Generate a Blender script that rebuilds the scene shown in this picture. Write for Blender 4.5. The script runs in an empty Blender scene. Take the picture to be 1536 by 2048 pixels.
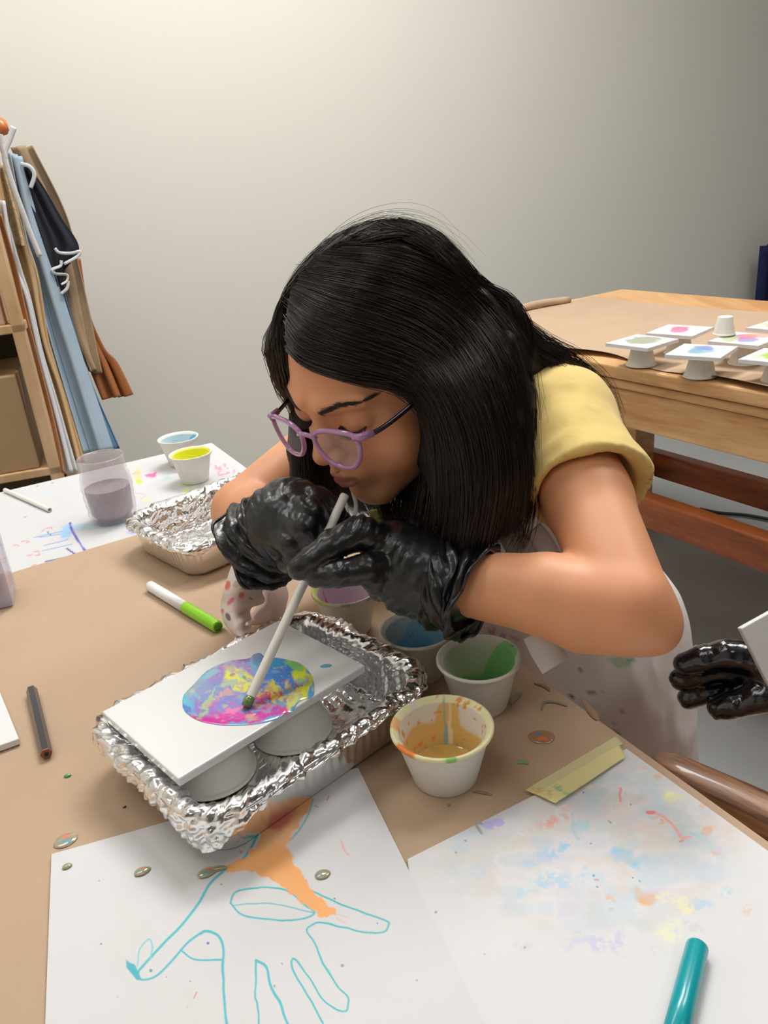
import bpy, math, random
import numpy as np
from mathutils import Vector
SC = bpy.context.scene
COL = SC.collection
rng = np.random.default_rng(7)
random.seed(7)

# ---------------------------------------------------------------- camera
CAM_Z, FPX, PITCH, ROLL = 1.16, 1600.0, math.radians(22.7), math.radians(5.5)
_F = np.array([0, math.cos(PITCH), -math.sin(PITCH)])
_r = np.array([1.0, 0, 0]); _u = np.cross(_r, _F)
_R = _r*math.cos(ROLL)-_u*math.sin(ROLL)
_U = _u*math.cos(ROLL)+_r*math.sin(ROLL)
CAM = np.array([0, 0, CAM_Z])
cd = bpy.data.cameras.new('camera'); cam = bpy.data.objects.new('camera', cd); COL.objects.link(cam)
cd.sensor_fit = 'VERTICAL'; cd.sensor_height = 36.0; cd.lens = FPX/2048*36.0
cd.clip_start = 0.02
from mathutils import Matrix
cam.matrix_world = Matrix(((_R[0], _U[0], -_F[0], 0), (_R[1], _U[1], -_F[1], 0), (_R[2], _U[2], -_F[2], CAM_Z), (0, 0, 0, 1)))
SC.camera = cam
SC.view_settings.view_transform = 'Standard'
SC.view_settings.look = 'None'
SC.view_settings.gamma = 1
SC.view_settings.use_curve_mapping = False
SC.view_settings.exposure = 0.0
SC.cycles.use_denoising = True
SC.cycles.max_bounces = 10
SC.cycles.sample_clamp_indirect = 6
W = bpy.data.worlds.new('world'); SC.world = W; W.use_nodes = True
W.node_tree.nodes['Background'].inputs[0].default_value = (0.9, 0.93, 1.0, 1)
W.node_tree.nodes['Background'].inputs[1].default_value = 0.5
LIGHT_STRENGTH = 9.0

def ray(px, py):
    d = _R*(px-768)/FPX-_U*(py-1024)/FPX+_F
    return d/np.linalg.norm(d)
def T(px, py, z=.75):
    "point of the horizontal plane at height z"
    d = ray(px, py); return CAM+d*((z-CAM_Z)/d[2])
def D(px, py, dist):
    "point at a given distance"
    return CAM+ray(px, py)*dist

# ---------------------------------------------------------------- noise
_lat = rng.random((32, 32, 32)).astype(np.float32)
def vnoise(P, s=1.0, off=0.0):
    Q = np.asarray(P, dtype=np.float64)*s+off+100.0
    i = np.floor(Q).astype(int); f = Q-i; f = f*f*(3-2*f)
    r = 0
    for dx in (0, 1):
        for dy in (0, 1):
            for dz in (0, 1):
                w = (f[..., 0] if dx else 1-f[..., 0])*(f[..., 1] if dy else 1-f[..., 1])*(f[..., 2] if dz else 1-f[..., 2])
                r = r+w*_lat[(i[..., 0]+dx) % 32, (i[..., 1]+dy) % 32, (i[..., 2]+dz) % 32]
    return r
def fbm(P, s=1.0, o=3, off=0.0):
    r = 0; a = .5; t = 0
    for k in range(o):
        r = r+a*vnoise(P, s*2**k, off+k*17.3); t += a; a *= .5
    return r/t
def ridged(P, s=1.0, o=3, off=0.0):
    r = 0; a = .5; t = 0
    for k in range(o):
        r = r+a*(1-np.abs(2*vnoise(P, s*2**k, off+k*11.7)-1)); t += a; a *= .5
    return r/t
def sstep(a, b, x):
    t = np.clip((x-a)/(b-a), 0, 1); return t*t*(3-2*t)

# ---------------------------------------------------------------- objects
def mk(name, V, F, mat, parent=None, smooth=True, world=True, cols=None, uv=None):
    V = np.asarray(V, dtype=np.float64)
    if parent is not None and world: V = V-np.array(parent.matrix_basis.translation)
    me = bpy.data.meshes.new(name)
    if isinstance(F, np.ndarray) and F.ndim == 2:
        n, k = F.shape
        me.vertices.add(len(V)); me.vertices.foreach_set('co', V.astype(np.float32).ravel())
        me.loops.add(n*k); me.loops.foreach_set('vertex_index', F.astype(np.int32).ravel())
        me.polygons.add(n); me.polygons.foreach_set('loop_start', np.arange(0, n*k, k, dtype=np.int32))
        me.update(calc_edges=True); me.validate()
    else:
        me.from_pydata([tuple(v) for v in V], [], [tuple(int(i) for i in f) for f in F]); me.update()
    if smooth: me.polygons.foreach_set('use_smooth', [True]*len(me.polygons))
    if cols is not None:
        a = me.color_attributes.new('Col', 'FLOAT_COLOR', 'POINT')
        c = np.ones((len(V), 4), dtype=np.float32); c[:, :3] = cols
        a.data.foreach_set('color', c.ravel())
    o = bpy.data.objects.new(name, me); COL.objects.link(o)
    if mat is not None: me.materials.append(mat)
    if parent is not None: o.parent = parent
    return o
def thing(name, label, cat, loc=(0, 0, 0), rotz=0, group=None):
    o = bpy.data.objects.new(name, None); COL.objects.link(o)
    o.empty_display_size = .02
    o.location = tuple(float(v) for v in loc); o.rotation_euler = (0, 0, rotz)
    o.matrix_basis = Matrix.Translation(o.location) @ Matrix.Rotation(rotz, 4, 'Z')
    return tag(o, label, cat, group)
def tag(o, label, cat, group=None, kind=None):
    o['label'] = label; o['category'] = cat
    if group: o['group'] = group
    if kind: o['kind'] = kind
    return o
def struct(name, V, F, mat, smooth=False, parent=None, cols=None):
    o = mk(name, V, F, mat, parent, smooth, cols=cols)
    if parent is None: o['kind'] = 'structure'
    return o
def solidify(o, t, off=0):
    m = o.modifiers.new('thickness', 'SOLIDIFY'); m.thickness = t; m.offset = off; return o
def bevel(o, w, seg=2):
    m = o.modifiers.new('edges', 'BEVEL'); m.width = w; m.segments = seg; m.limit_method = 'ANGLE'; return o
def subsurf(o, n=1):
    m = o.modifiers.new('sub', 'SUBSURF'); m.levels = n; m.render_levels = n; return o
def join(*parts):
    Vs = []; Fs = []; n = 0
    for V, F in parts:
        V = np.asarray(V); Vs.append(V); Fs += [tuple(int(i)+n for i in f) for f in F]; n += len(V)
    return np.concatenate(Vs), Fs
def boxm(c, s, ax=None):
    "box centred c size s, optional 3 axis vectors"
    c = np.array(c, float); s = np.array(s, float)/2
    ax = np.eye(3) if ax is None else np.array(ax, float)
    V = [c+ax[0]*s[0]*i+ax[1]*s[1]*j+ax[2]*s[2]*k for k in (-1, 1) for j in (-1, 1) for i in (-1, 1)]
    return np.array(V), [(0, 2, 3, 1), (4, 5, 7, 6), (0, 1, 5, 4), (2, 6, 7, 3), (0, 4, 6, 2), (1, 3, 7, 5)]
def prism(poly, z0, z1):
    n = len(poly); V = [(p[0], p[1], z0) for p in poly]+[(p[0], p[1], z1) for p in poly]
    return np.array(V), [tuple(range(n))[::-1], tuple(range(n, 2*n))]+[(i, (i+1) % n, n+(i+1) % n, n+i) for i in range(n)]
def lathe(prof, n=64, close=False):
    prof = np.array(prof, float); m = len(prof); a = np.linspace(0, 2*np.pi, n, endpoint=False)
    V = np.stack([np.outer(prof[:, 0], np.cos(a)), np.outer(prof[:, 0], np.sin(a)), np.repeat(prof[:, 1][:, None], n, 1)], -1).reshape(-1, 3)
    i, j = np.meshgrid(np.arange(m if close else m-1), np.arange(n), indexing='ij')
    i = i.ravel(); j = j.ravel(); i2 = (i+1) % m; j2 = (j+1) % n
    return V, np.stack([i*n+j, i*n+j2, i2*n+j2, i2*n+j], 1)
def crom(P, n):
    "Catmull-Rom through control points P (k,d) -> (n,d)"
    P = np.asarray(P, float); k = len(P)
    Q = np.concatenate([[2*P[0]-P[1]], P, [2*P[-1]-P[-2]]])
    t = np.linspace(0, k-1, n); i = np.minimum(t.astype(int), k-2); f = (t-i)
    f = f.reshape((-1,)+(1,)*(P.ndim-1))
    a, b, c, d = Q[i], Q[i+1], Q[i+2], Q[i+3]
    return .5*((2*b)+(-a+c)*f+(2*a-5*b+4*c-d)*f**2+(-a+3*b-3*c+d)*f**3)
def gridF(n, m, wrap=False):
    i, j = np.meshgrid(np.arange(n-1), np.arange(m if wrap else m-1), indexing='ij')
    i = i.ravel(); j = j.ravel(); j2 = (j+1) % m
    return np.stack([i*m+j, i*m+j2, (i+1)*m+j2, (i+1)*m+j], 1)
def patch(C, n, m):
    C = np.asarray(C, float)
    A = crom(C, n); B = crom(A.transpose(1, 0, 2), m).transpose(1, 0, 2)
    return B.reshape(-1, 3), gridF(n, m)
def frames(P):
    t = np.gradient(P, axis=0); t /= np.linalg.norm(t, axis=1)[:, None]+1e-12
    N = np.zeros_like(P); a = np.array([0, 0, 1.0]) if abs(t[0][2]) < .9 else np.array([1.0, 0, 0])
    n = a-t[0]*(a@t[0]); n /= np.linalg.norm(n); N[0] = n
    for i in range(1, len(P)):
        n = n-t[i]*(n@t[i]); n /= np.linalg.norm(n); N[i] = n
    return t, N, np.cross(t, N)
def tube(P, r, k=10, cap=True, flat=1.0):
    P = np.asarray(P, float); t, N, B = frames(P); r = np.broadcast_to(np.asarray(r, float), (len(P),))
    a = np.linspace(0, 2*np.pi, k, endpoint=False)
    V = (P[:, None]+r[:, None, None]*(np.cos(a)[None, :, None]*N[:, None]+flat*np.sin(a)[None, :, None]*B[:, None])).reshape(-1, 3)
    F = [tuple(f) for f in gridF(len(P), k, True)]
    if cap: F += [tuple(range(k))[::-1], tuple(range((len(P)-1)*k, len(P)*k))]
    return V, F
def vnormals(V, F):
    F = np.asarray(F); n = np.cross(V[F[:, 1]]-V[F[:, 0]], V[F[:, 3 if F.shape[1] > 3 else 2]]-V[F[:, 0]])
    N = np.zeros_like(V)
    for k in range(F.shape[1]): np.add.at(N, F[:, k], n)
    return N/(np.linalg.norm(N, axis=1)[:, None]+1e-12)

# ---------------------------------------------------------------- signed distance bodies
class Sdf:
    def __init__(s, lo, hi, h):
        s.h = h; s.lo = np.array(lo, float); n = np.ceil((np.array(hi)-s.lo)/h).astype(int)+1
        s.n = n; s.D = np.full(n, .02, dtype=np.float32)
    def _blk(s, lo, hi):
        a = np.clip(np.floor((np.array(lo)-s.lo)/s.h).astype(int), 0, s.n); b = np.clip(np.ceil((np.array(hi)-s.lo)/s.h).astype(int)+1, 0, s.n)
        if (b <= a).any(): return None, None
        g = [s.lo[i]+s.h*np.arange(a[i], b[i]) for i in range(3)]
        return tuple(slice(a[i], b[i]) for i in range(3)), np.stack(np.meshgrid(*g, indexing='ij'), -1)
    def comb(s, sl, d, k, sub=False):
        D = s.D[sl]
        if sub:
            h = np.clip(.5-.5*(D+d)/k, 0, 1); s.D[sl] = D*(1-h)-d*h+k*h*(1-h)
        else:
            h = np.clip(.5+.5*(D-d)/k, 0, 1); s.D[sl] = D*(1-h)+d*h-k*h*(1-h)
    def cap(s, a, b, ra, rb, k=.008, sub=False, sq=None):
        a = np.array(a, float); b = np.array(b, float); m = max(ra, rb)+.022
        sl, P = s._blk(np.minimum(a, b)-m, np.maximum(a, b)+m)
        if sl is None: return
        ab = b-a; t = np.clip(((P-a)@ab)/(ab@ab+1e-12), 0, 1)
        v = P-a-t[..., None]*ab
        if sq is not None:
            ax, f = sq; ax = np.array(ax, float); ax /= np.linalg.norm(ax); c = v@ax; v = v+ax*(c*(f-1))[..., None]
        d = np.linalg.norm(v, axis=-1)-(ra+(rb-ra)*t)
        s.comb(sl, d, k, sub)
    def chain(s, pts, rs, k=.008, **kw):
        for i in range(len(pts)-1): s.cap(pts[i], pts[i+1], rs[i], rs[i+1], k, **kw)
    def ell(s, c, r, k=.008, M=None, sub=False):
        c = np.array(c, float); r = np.array(r, float); m = r.max()+.022
        sl, P = s._blk(c-m, c+m)
        if sl is None: return
        q = P-c
        if M is not None: q = q@np.array(M)      # columns of M are the local axes
        k0 = np.linalg.norm(q/r, axis=-1); k1 = np.linalg.norm(q/r**2, axis=-1)+1e-9
        s.comb(sl, k0*(k0-1)/k1, k, sub)
    def cut(s, p, nrm, k=.002):
        sl, P = s._blk(s.lo, s.lo+s.h*s.n); nrm = np.array(nrm, float); nrm /= np.linalg.norm(nrm)
        d = (P-np.array(p))@nrm
        s.D[sl] = np.maximum(s.D[sl], d)
    def mesh(s):
        D = s.D; n = np.array(D.shape)-1
        S = D < 0
        c = sum(S[i:i+n[0], j:j+n[1], k:k+n[2]].astype(np.int8) for i in (0, 1) for j in (0, 1) for k in (0, 1))
        act = (c > 0) & (c < 8); I = np.argwhere(act)
        idx = -np.ones(tuple(n), dtype=np.int64); idx[tuple(I.T)] = np.arange(len(I))
        acc = np.zeros((len(I), 3)); cnt = np.zeros(len(I))
        co = [(i, j, k) for i in (0, 1) for j in (0, 1) for k in (0, 1)]
        for a in co:
            for ax in range(3):
                if a[ax]: continue
                b = list(a); b[ax] = 1
                da = D[tuple((I+a).T)].astype(float); db = D[tuple((I+b).T)].astype(float)
                x = (da < 0) != (db < 0); t = np.where(x, da/(da-db+1e-20), 0)
                p = np.tile(np.array(a, float), (len(I), 1)); p[:, ax] = t
                acc += p*x[:, None]; cnt += x
        V = s.lo+s.h*(I+acc/cnt[:, None])
        F = []
        for ax in range(3):
            u, v = [(1, 2), (2, 0), (0, 1)][ax]
            A = S; sh = [slice(None)]*3; sh2 = [slice(None)]*3; sh[ax] = slice(0, -1); sh2[ax] = slice(1, None)
            E = A[tuple(sh)] != A[tuple(sh2)]; J = np.argwhere(E)
            J = J[(J[:, u] > 0) & (J[:, v] > 0) & (J[:, u] < n[u]) & (J[:, v] < n[v])]
            eu = np.zeros(3, int); eu[u] = 1; ev = np.zeros(3, int); ev[v] = 1
            q = np.stack([idx[tuple((J-eu-ev).T)], idx[tuple((J-ev).T)], idx[tuple(J.T)], idx[tuple((J-eu).T)]], 1)
            ins = S[tuple(J.T)]; q[~ins] = q[~ins][:, ::-1]
            F.append(q)
        return V, np.concatenate(F)

# ---------------------------------------------------------------- materials
def srgb(*c):
    c = np.array(c, float)/255; return tuple(np.where(c <= .04045, c/12.92, ((c+.055)/1.055)**2.4))
def mat(name, col=(.8, .8, .8), rough=.5, metal=0, coat=0, spec=None, noise=None, bump=None, attr=False, trans=0, alpha=1, sss=0, ior=None, ntint=None, aniso=0, coatr=.05, sheen=0):
    """noise=(scale, amount, detail[, stretch]) colour variation; bump=(scale, strength, distance[, stretch])"""
    m = bpy.data.materials.new(name); m.use_nodes = True; nt = m.node_tree; N = nt.nodes; L = nt.links
    b = N['Principled BSDF']
    def S(k, v):
        if k in b.inputs: b.inputs[k].default_value = v
    S('Base Color', (*col, 1)); S('Roughness', rough); S('Metallic', metal); S('Coat Weight', coat); S('Coat Roughness', coatr)
    if spec is not None: S('Specular IOR Level', spec)
    if ior: S('IOR', ior)
    S('Transmission Weight', trans); S('Alpha', alpha); S('Anisotropic', aniso)
    if sheen: S('Sheen Weight', sheen); S('Sheen Roughness', .5)
    if sss: S('Subsurface Weight', sss); S('Subsurface Radius', (1.0, .35, .2)); S('Subsurface Scale', .006)
    tc = N.new('ShaderNodeTexCoord')
    def coords(st):
        if not st: return tc.outputs['Object']
        mp = N.new('ShaderNodeMapping'); mp.inputs['Scale'].default_value = st; L.new(tc.outputs['Object'], mp.inputs[0]); return mp.outputs[0]
    cs = None
    if attr:
        a = N.new('ShaderNodeAttribute'); a.attribute_name = 'Col'; cs = a.outputs['Color']
    if noise:
        nz = N.new('ShaderNodeTexNoise'); nz.inputs['Scale'].default_value = noise[0]; nz.inputs['Detail'].default_value = noise[2]
        L.new(coords(noise[3] if len(noise) > 3 else None), nz.inputs['Vector'])
        mr = N.new('ShaderNodeMapRange'); mr.inputs[1].default_value = .3; mr.inputs[2].default_value = .7
        mr.inputs[3].default_value = 0; mr.inputs[4].default_value = 1; L.new(nz.outputs[0], mr.inputs[0])
        mx = N.new('ShaderNodeMix'); mx.data_type = 'RGBA'; mx.blend_type = 'MIX'
        L.new(mr.outputs[0], mx.inputs[0])
        if cs is None:
            t = ntint or tuple(c*(1-noise[1]) for c in col)
            mx.inputs[6].default_value = (*col, 1); mx.inputs[7].default_value = (*t, 1)
        else:
            ml = N.new('ShaderNodeMix'); ml.data_type = 'RGBA'; ml.blend_type = 'MULTIPLY'; ml.inputs[0].default_value = 1
            L.new(cs, ml.inputs[6]); v = 1-noise[1]; ml.inputs[7].default_value = (v, v, v, 1)
            L.new(cs, mx.inputs[6]); L.new(ml.outputs[2], mx.inputs[7])
        cs = mx.outputs[2]
    if cs is not None: L.new(cs, b.inputs['Base Color'])
    if bump:
        nz = N.new('ShaderNodeTexNoise'); nz.inputs['Scale'].default_value = bump[0]; nz.inputs['Detail'].default_value = 4
        L.new(coords(bump[3] if len(bump) > 3 else None), nz.inputs['Vector'])
        bp = N.new('ShaderNodeBump'); bp.inputs['Strength'].default_value = bump[1]; bp.inputs['Distance'].default_value = bump[2]
        L.new(nz.outputs[0], bp.inputs['Height']); L.new(bp.outputs[0], b.inputs['Normal'])
    return m
def wood(name, c1, c2, scale=(1, 1, 12), rough=.45, rings=3.0, coat=.15):
    m = mat(name, c1, rough, coat=coat); nt = m.node_tree; N = nt.nodes; L = nt.links; b = N['Principled BSDF']
    tc = N.new('ShaderNodeTexCoord'); mp = N.new('ShaderNodeMapping'); mp.inputs['Scale'].default_value = scale
    L.new(tc.outputs['Object'], mp.inputs[0])
    nz = N.new('ShaderNodeTexNoise'); nz.inputs['Scale'].default_value = rings; nz.inputs['Detail'].default_value = 5; nz.inputs['Distortion'].default_value = .6
    L.new(mp.outputs[0], nz.inputs['Vector'])
    nz2 = N.new('ShaderNodeTexNoise'); nz2.inputs['Scale'].default_value = rings*7; nz2.inputs['Detail'].default_value = 3
    L.new(mp.outputs[0], nz2.inputs['Vector'])
    ad = N.new('ShaderNodeMath'); ad.operation = 'MULTIPLY_ADD'; ad.inputs[1].default_value = .35
    L.new(nz2.outputs[0], ad.inputs[0]); L.new(nz.outputs[0], ad.inputs[2])
    cr = N.new('ShaderNodeValToRGB'); cr.color_ramp.elements[0].position = .5; cr.color_ramp.elements[1].position = .85
    cr.color_ramp.elements[0].color = (*c1, 1); cr.color_ramp.elements[1].color = (*c2, 1)
    L.new(ad.outputs[0], cr.inputs[0]); L.new(cr.outputs[0], b.inputs['Base Color'])
    return m
def emis(name, col, s):
    m = bpy.data.materials.new(name); m.use_nodes = True; b = m.node_tree.nodes['Principled BSDF']
    b.inputs['Base Color'].default_value = (.8, .8, .8, 1)
    b.inputs['Emission Color'].default_value = (*col, 1); b.inputs['Emission Strength'].default_value = s
    return m
# ---------------------------------------------------------------- painting helpers (colour fields on dense meshes)
def PX(V):
    v = V-CAM; z = v@_F
    return np.stack([768+FPX*(v@_R)/z, 1024-FPX*(v@_U)/z], -1)
def pline(P, L, closed=False):
    L = np.asarray(L, float)
    if closed: L = np.concatenate([L, L[:1]])
    d = np.full(len(P), 1e9)
    for a, b in zip(L[:-1], L[1:]):
        ab = b-a; t = np.clip(((P-a)@ab)/(ab@ab+1e-9), 0, 1); d = np.minimum(d, np.linalg.norm(P-a-t[:, None]*ab, axis=1))
    return d
def psd(P, poly):
    "signed distance, negative inside"
    poly = np.asarray(poly, float); d = pline(P, poly, True); ins = np.zeros(len(P), bool); j = len(poly)-1
    for i in range(len(poly)):
        a, b = poly[i], poly[j]
        c = ((a[1] > P[:, 1]) != (b[1] > P[:, 1])) & (P[:, 0] < (b[0]-a[0])*(P[:, 1]-a[1])/(b[1]-a[1]+1e-12)+a[0]); ins ^= c; j = i
    return np.where(ins, -d, d)
class Paint:
    def __init__(s, P, base): s.P = P; s.C = np.tile(np.array(base, float), (len(P), 1)); s.P3 = np.concatenate([P, np.zeros((len(P), 1))], 1)
    def lay(s, m, col): s.C = s.C*(1-m[:, None])+np.array(col)*m[:, None]
    def line(s, L, w, col, a=1.0, smooth=True):
        L = np.array(L, float)
        if smooth and len(L) > 2: L = crom(L, len(L)*6)
        s.lay(a*(1-sstep(w*.35, w*.7, pline(s.P, L))), col)
    def poly(s, L, col, a=1.0, soft=2, nz=0, sc=.05, off=0):
        d = psd(s.P, L)
        if nz: d = d+nz*(fbm(s.P3, sc, 3, off)-.5)*2
        s.lay(a*(1-sstep(-soft, soft, d)), col)
    def blot(s, c, r, col, a=1.0, ang=0, nz=.6, sc=.04, off=0, soft=.35, th=None):
        c = np.array(c, float); q = s.P-c; ca, sa = math.cos(ang), math.sin(ang)
        u = (q[:, 0]*ca+q[:, 1]*sa)/r[0]; v = (-q[:, 0]*sa+q[:, 1]*ca)/r[1]
        near = (np.abs(u) < 2.2) & (np.abs(v) < 2.2); i = np.where(near)[0]
        if not len(i): return
        d = np.sqrt(u[i]**2+v[i]**2)+nz*2*(fbm(s.P3[i], sc, 4, off)-.5)
        m = a*(1-sstep(1-soft, 1+soft*.2, d))
        if th: m = m*sstep(th, th+.12, fbm(s.P3[i], sc*2.2, 3, off+5))
        s.C[i] = s.C[i]*(1-m[:, None])+np.array(col)*m[:, None]
def zpx(L, x0, y0, k): return [(x0+a*k, y0+b*k) for a, b in L]
def quadgrid(A, B, Cc, Dd, n, m):
    "bilinear grid, A->B along n, A->D along m"
    s = np.linspace(0, 1, n)[:, None, None]; t = np.linspace(0, 1, m)[None, :, None]
    A, B, Cc, Dd = map(lambda v: np.array(v, float), (A, B, Cc, Dd))
    return ((A*(1-s)+B*s)*(1-t)+(Dd*(1-s)+Cc*s)*t).reshape(-1, 3), gridF(n, m)

# ---------------------------------------------------------------- materials
M_wall = mat('wall_paint', srgb(228, 225, 216), .85, bump=(260, .06, .001))
M_floor = mat('concrete', srgb(158, 160, 160), .55, noise=(3, .18, 6), bump=(60, .1, .002))
M_kraft = mat('kraft_paper', srgb(190, 163, 136), .8, noise=(9, .08, 8), bump=(55, .18, .003))
M_wood = wood('pine', srgb(234, 190, 136), srgb(202, 146, 92), (2, .35, 9), .45)
M_woodd = wood('red_pine', srgb(176, 96, 48), srgb(120, 58, 28), (2, .5, 9), .4)
M_chair = wood('stained_wood', srgb(176, 134, 102), srgb(92, 58, 40), (5, 60, 60), .35, 1.2, .3)
M_paper = mat('paper_painted', attr=True, rough=.7, noise=(14, .02, 5), bump=(30, .1, .002))
M_tile = mat('white_tile', srgb(232, 233, 233), .3, coat=.3)
M_tilec = mat('painted_tile', attr=True, rough=.3, coat=.3)
M_wet = mat('wet_paint', attr=True, rough=.18, coat=1.0, coatr=.03, bump=(140, .12, .001))
M_cup = mat('bagasse_cup', attr=True, rough=.55, bump=(300, .15, .0004))
M_foil = mat('aluminium_foil', (.93, .93, .94), .2, 1.0, bump=(150, .3, .002))
M_pan = mat('aluminium_tray', (.88, .87, .86), .24, 1.0, bump=(60, .25, .002, (1, 1, .12)))
M_straw = mat('white_straw', srgb(236, 234, 226), .4)
M_white = mat('white_plastic', srgb(240, 240, 240), .3)
M_black = mat('black_matte', srgb(26, 28, 34), .6)
M_tape = mat('masking_tape', attr=True, rough=.5, alpha=.78)
def glassy(name, col, rough=.03, alpha=.3):
    return mat(name, col, rough, alpha=alpha, coat=1.0, spec=.8)
M_glass = mat('jar_glass', srgb(222, 212, 220), .05, alpha=.26, coat=1.0, spec=.9, bump=(40, .2, .002))
M_clear = mat('clear_plastic', srgb(214, 208, 232), .05, alpha=.45, coat=1)

# ---------------------------------------------------------------- room
U1 = np.array([.459, -.8885, 0]); V1 = np.array([.8885, .459, 0]); Zu = np.array([0, 0, 1.0])
CN = np.array([-.294, 1.368, 0])                      # far corner of the near table
def TB(s, t, z=0): return CN+U1*s+V1*t+Zu*z
CEIL = 3.1
def wallbox(name, a, b, mt, z0=0, z1=CEIL, th=.1, kind='structure'):
    a = np.array(a, float); b = np.array(b, float); d = b-a; L = np.linalg.norm(d[:2]); d /= L
    n = np.array([-d[1], d[0], 0]); c = (a+b)/2+n*th/2
    V, F = boxm((c[0], c[1], (z0+z1)/2), (L, th, z1-z0), (d, n, Zu))
    return struct(name, V, F, mt)
sB = -1.62                                            # distance of the back wall beyond the table corner
PL = TB(sB, -1.9); PR = TB(sB, 4.1); NR = TB(4.2, 4.1); NL = TB(4.2, -1.9)
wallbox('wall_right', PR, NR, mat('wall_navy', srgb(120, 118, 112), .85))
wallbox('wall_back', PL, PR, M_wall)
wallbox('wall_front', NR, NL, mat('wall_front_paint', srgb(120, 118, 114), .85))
wallbox('wall_left', NL, PL, M_wall)
V, F = prism([p[:2] for p in (PL, NL, NR, PR)], -.08, 0); struct('floor', V, F, M_floor)
V, F = prism([p[:2] for p in (PL, NL, NR, PR)], CEIL, CEIL+.1); struct('ceiling', V, F, mat('ceiling_paint', srgb(190, 188, 182), .9))
# ceiling lamps
M_lampf = mat('lamp_frame', srgb(220, 220, 218), .5)
M_lamp = emis('lamp_diffuser', (1.0, .97, .93), LIGHT_STRENGTH)
def ceil_lamp(c, label, k=1.0):
    M_lamp = emis('lamp_diffuser', (1.0, .985, .96), LIGHT_STRENGTH*k)
    t = thing('ceiling_light', label, 'light', (c[0], c[1], CEIL), group='ceiling lights')
    V, F = boxm((c[0], c[1], CEIL-.03), (1.24, .64, .05), (V1, U1, Zu)); mk('frame', V, F, M_lampf, t, False)
    V, F = boxm((c[0], c[1], CEIL-.062), (1.18, .58, .012), (V1, U1, Zu)); mk('diffuser', V, F, M_lamp, t, False)
for s_, t_, lb, kk in [(-.32, .75, 'nearest the back wall above the work tables', 2.75), (.9, 1.6, 'above the floor beside the second table', 1.3), (1.3, -1.0, 'added as unseen fill for the face, outer table side', .35), (3.0, .5, 'over the near end of the work table', .55), (-.25, -.85, 'nearest the shelf unit', .75)]:  # the outer-side panel is an added fill lamp that brightens her face
    c = TB(s_, t_); ceil_lamp(c, 'white rectangular ceiling light panel '+lb, kk)

# ---------------------------------------------------------------- near table
tw, tl = 1.05, 1.95
t = thing('work_table', 'wooden work table covered in brown kraft paper and white sheets', 'table', TB(tl/2, -tw/2))
c = TB(tl/2, -tw/2, .73)
V, F = boxm(c, (tl, tw, .04), (U1, V1, Zu)); bevel(mk('tabletop', V, F, M_wood, t, False), .003)
for s_ in (.08, tl-.08):
    for w_ in (-.08, -tw+.08):
        V, F = boxm(TB(s_, w_, .355), (.07, .07, .71), (U1, V1, Zu)); mk('leg', V, F, M_wood, t, False)
for w_ in (-.06, -tw+.06):
    V, F = boxm(TB(tl/2, w_, .66), (tl-.2, .03, .09), (U1, V1, Zu)); mk('rail', V, F, M_wood, t, False)

# white back sheet (under the kraft)
b0 = T(20, 1148); b1 = T(228, 1085)
def st(p): q = np.asarray(p)-CN; return q@U1, q@V1
s0, t0 = st(b0); s1, t1 = st(b1); sl = (s1-s0)/(t1-t0)
sE = s1+sl*(0-t1); sW = s1+sl*(-tw-t1)
V, F = quadgrid(TB(-.004, .002, .7508), TB(-.004, -tw, .7508), TB(sW+.02, -tw, .7508), TB(sE+.02, .002, .7508), 620, 330)
P = Paint(PX(V), srgb(208, 208, 210))
k6 = 500/1536
Z6 = lambda L: zpx(L, 0, 860, k6)
P.poly(Z6([(385, 590), (440, 572), (455, 610), (430, 660), (365, 675)]), srgb(150, 195, 235), .9, 3, 3)
P.blot(*[(150, 1055), (34, 9)], srgb(165, 205, 235), .6, -.2, .5)
P.blot((205, 1050), (60, 7), srgb(175, 215, 232), .5, -.12, .5)
P.line(Z6([(430, 572), (440, 610), (480, 680), (520, 738)]), 3.6, srgb(96, 88, 190))
P.line(Z6([(410, 728), (455, 758)]), 3, srgb(84, 78, 170)); P.line(Z6([(525, 740), (555, 748)]), 3, srgb(96, 78, 150))
for L in ([(205, 662), (300, 640), (385, 622)], [(240, 660), (370, 640)], [(270, 710), (400, 678), (415, 670)], [(262, 742), (440, 702)]): P.line(Z6(L), 1.6, srgb(120, 165, 215), .9)
P.line(Z6([(290, 625), (310, 645)]), 2.2, srgb(95, 150, 190)); P.line(Z6([(280, 808), (340, 795), (395, 782)]), 2, srgb(80, 92, 165))
for L in ([(258, 625), (270, 612)], [(280, 605), (315, 600), (318, 615)], [(80, 712), (100, 705), (118, 716)], [(130, 686), (160, 680), (178, 686), (160, 695)], [(170, 772), (200, 766)], [(210, 748), (240, 745), (235, 757), (246, 765), (215, 772)], [(190, 840), (215, 828), (230, 838), (262, 824)]): P.line(Z6(L), 1.8, srgb(222, 120, 125), .75)
for c_, r_, a_ in (((275, 946), (20, 9), .9), ((296, 950), (16, 6), .9), ((440, 935), (30, 7), .55), ((460, 944), (26, 6), .5)): P.blot(c_, r_, srgb(245, 90, 165), a_, -.1, 1.1, .1, th=.42)
P.blot((275, 950), (9, 16), srgb(235, 205, 150), .8, 0, .2); P.blot((278, 963), (8, 5), srgb(198, 226, 60), .9, 0, .2)
P.blot((370, 970), (16, 5), srgb(205, 226, 90), .5, 0, .5); P.blot((292, 1002), (6, 3), srgb(210, 228, 90), .6); P.blot((372, 982), (10, 4), srgb(225, 230, 80), .7)
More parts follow.
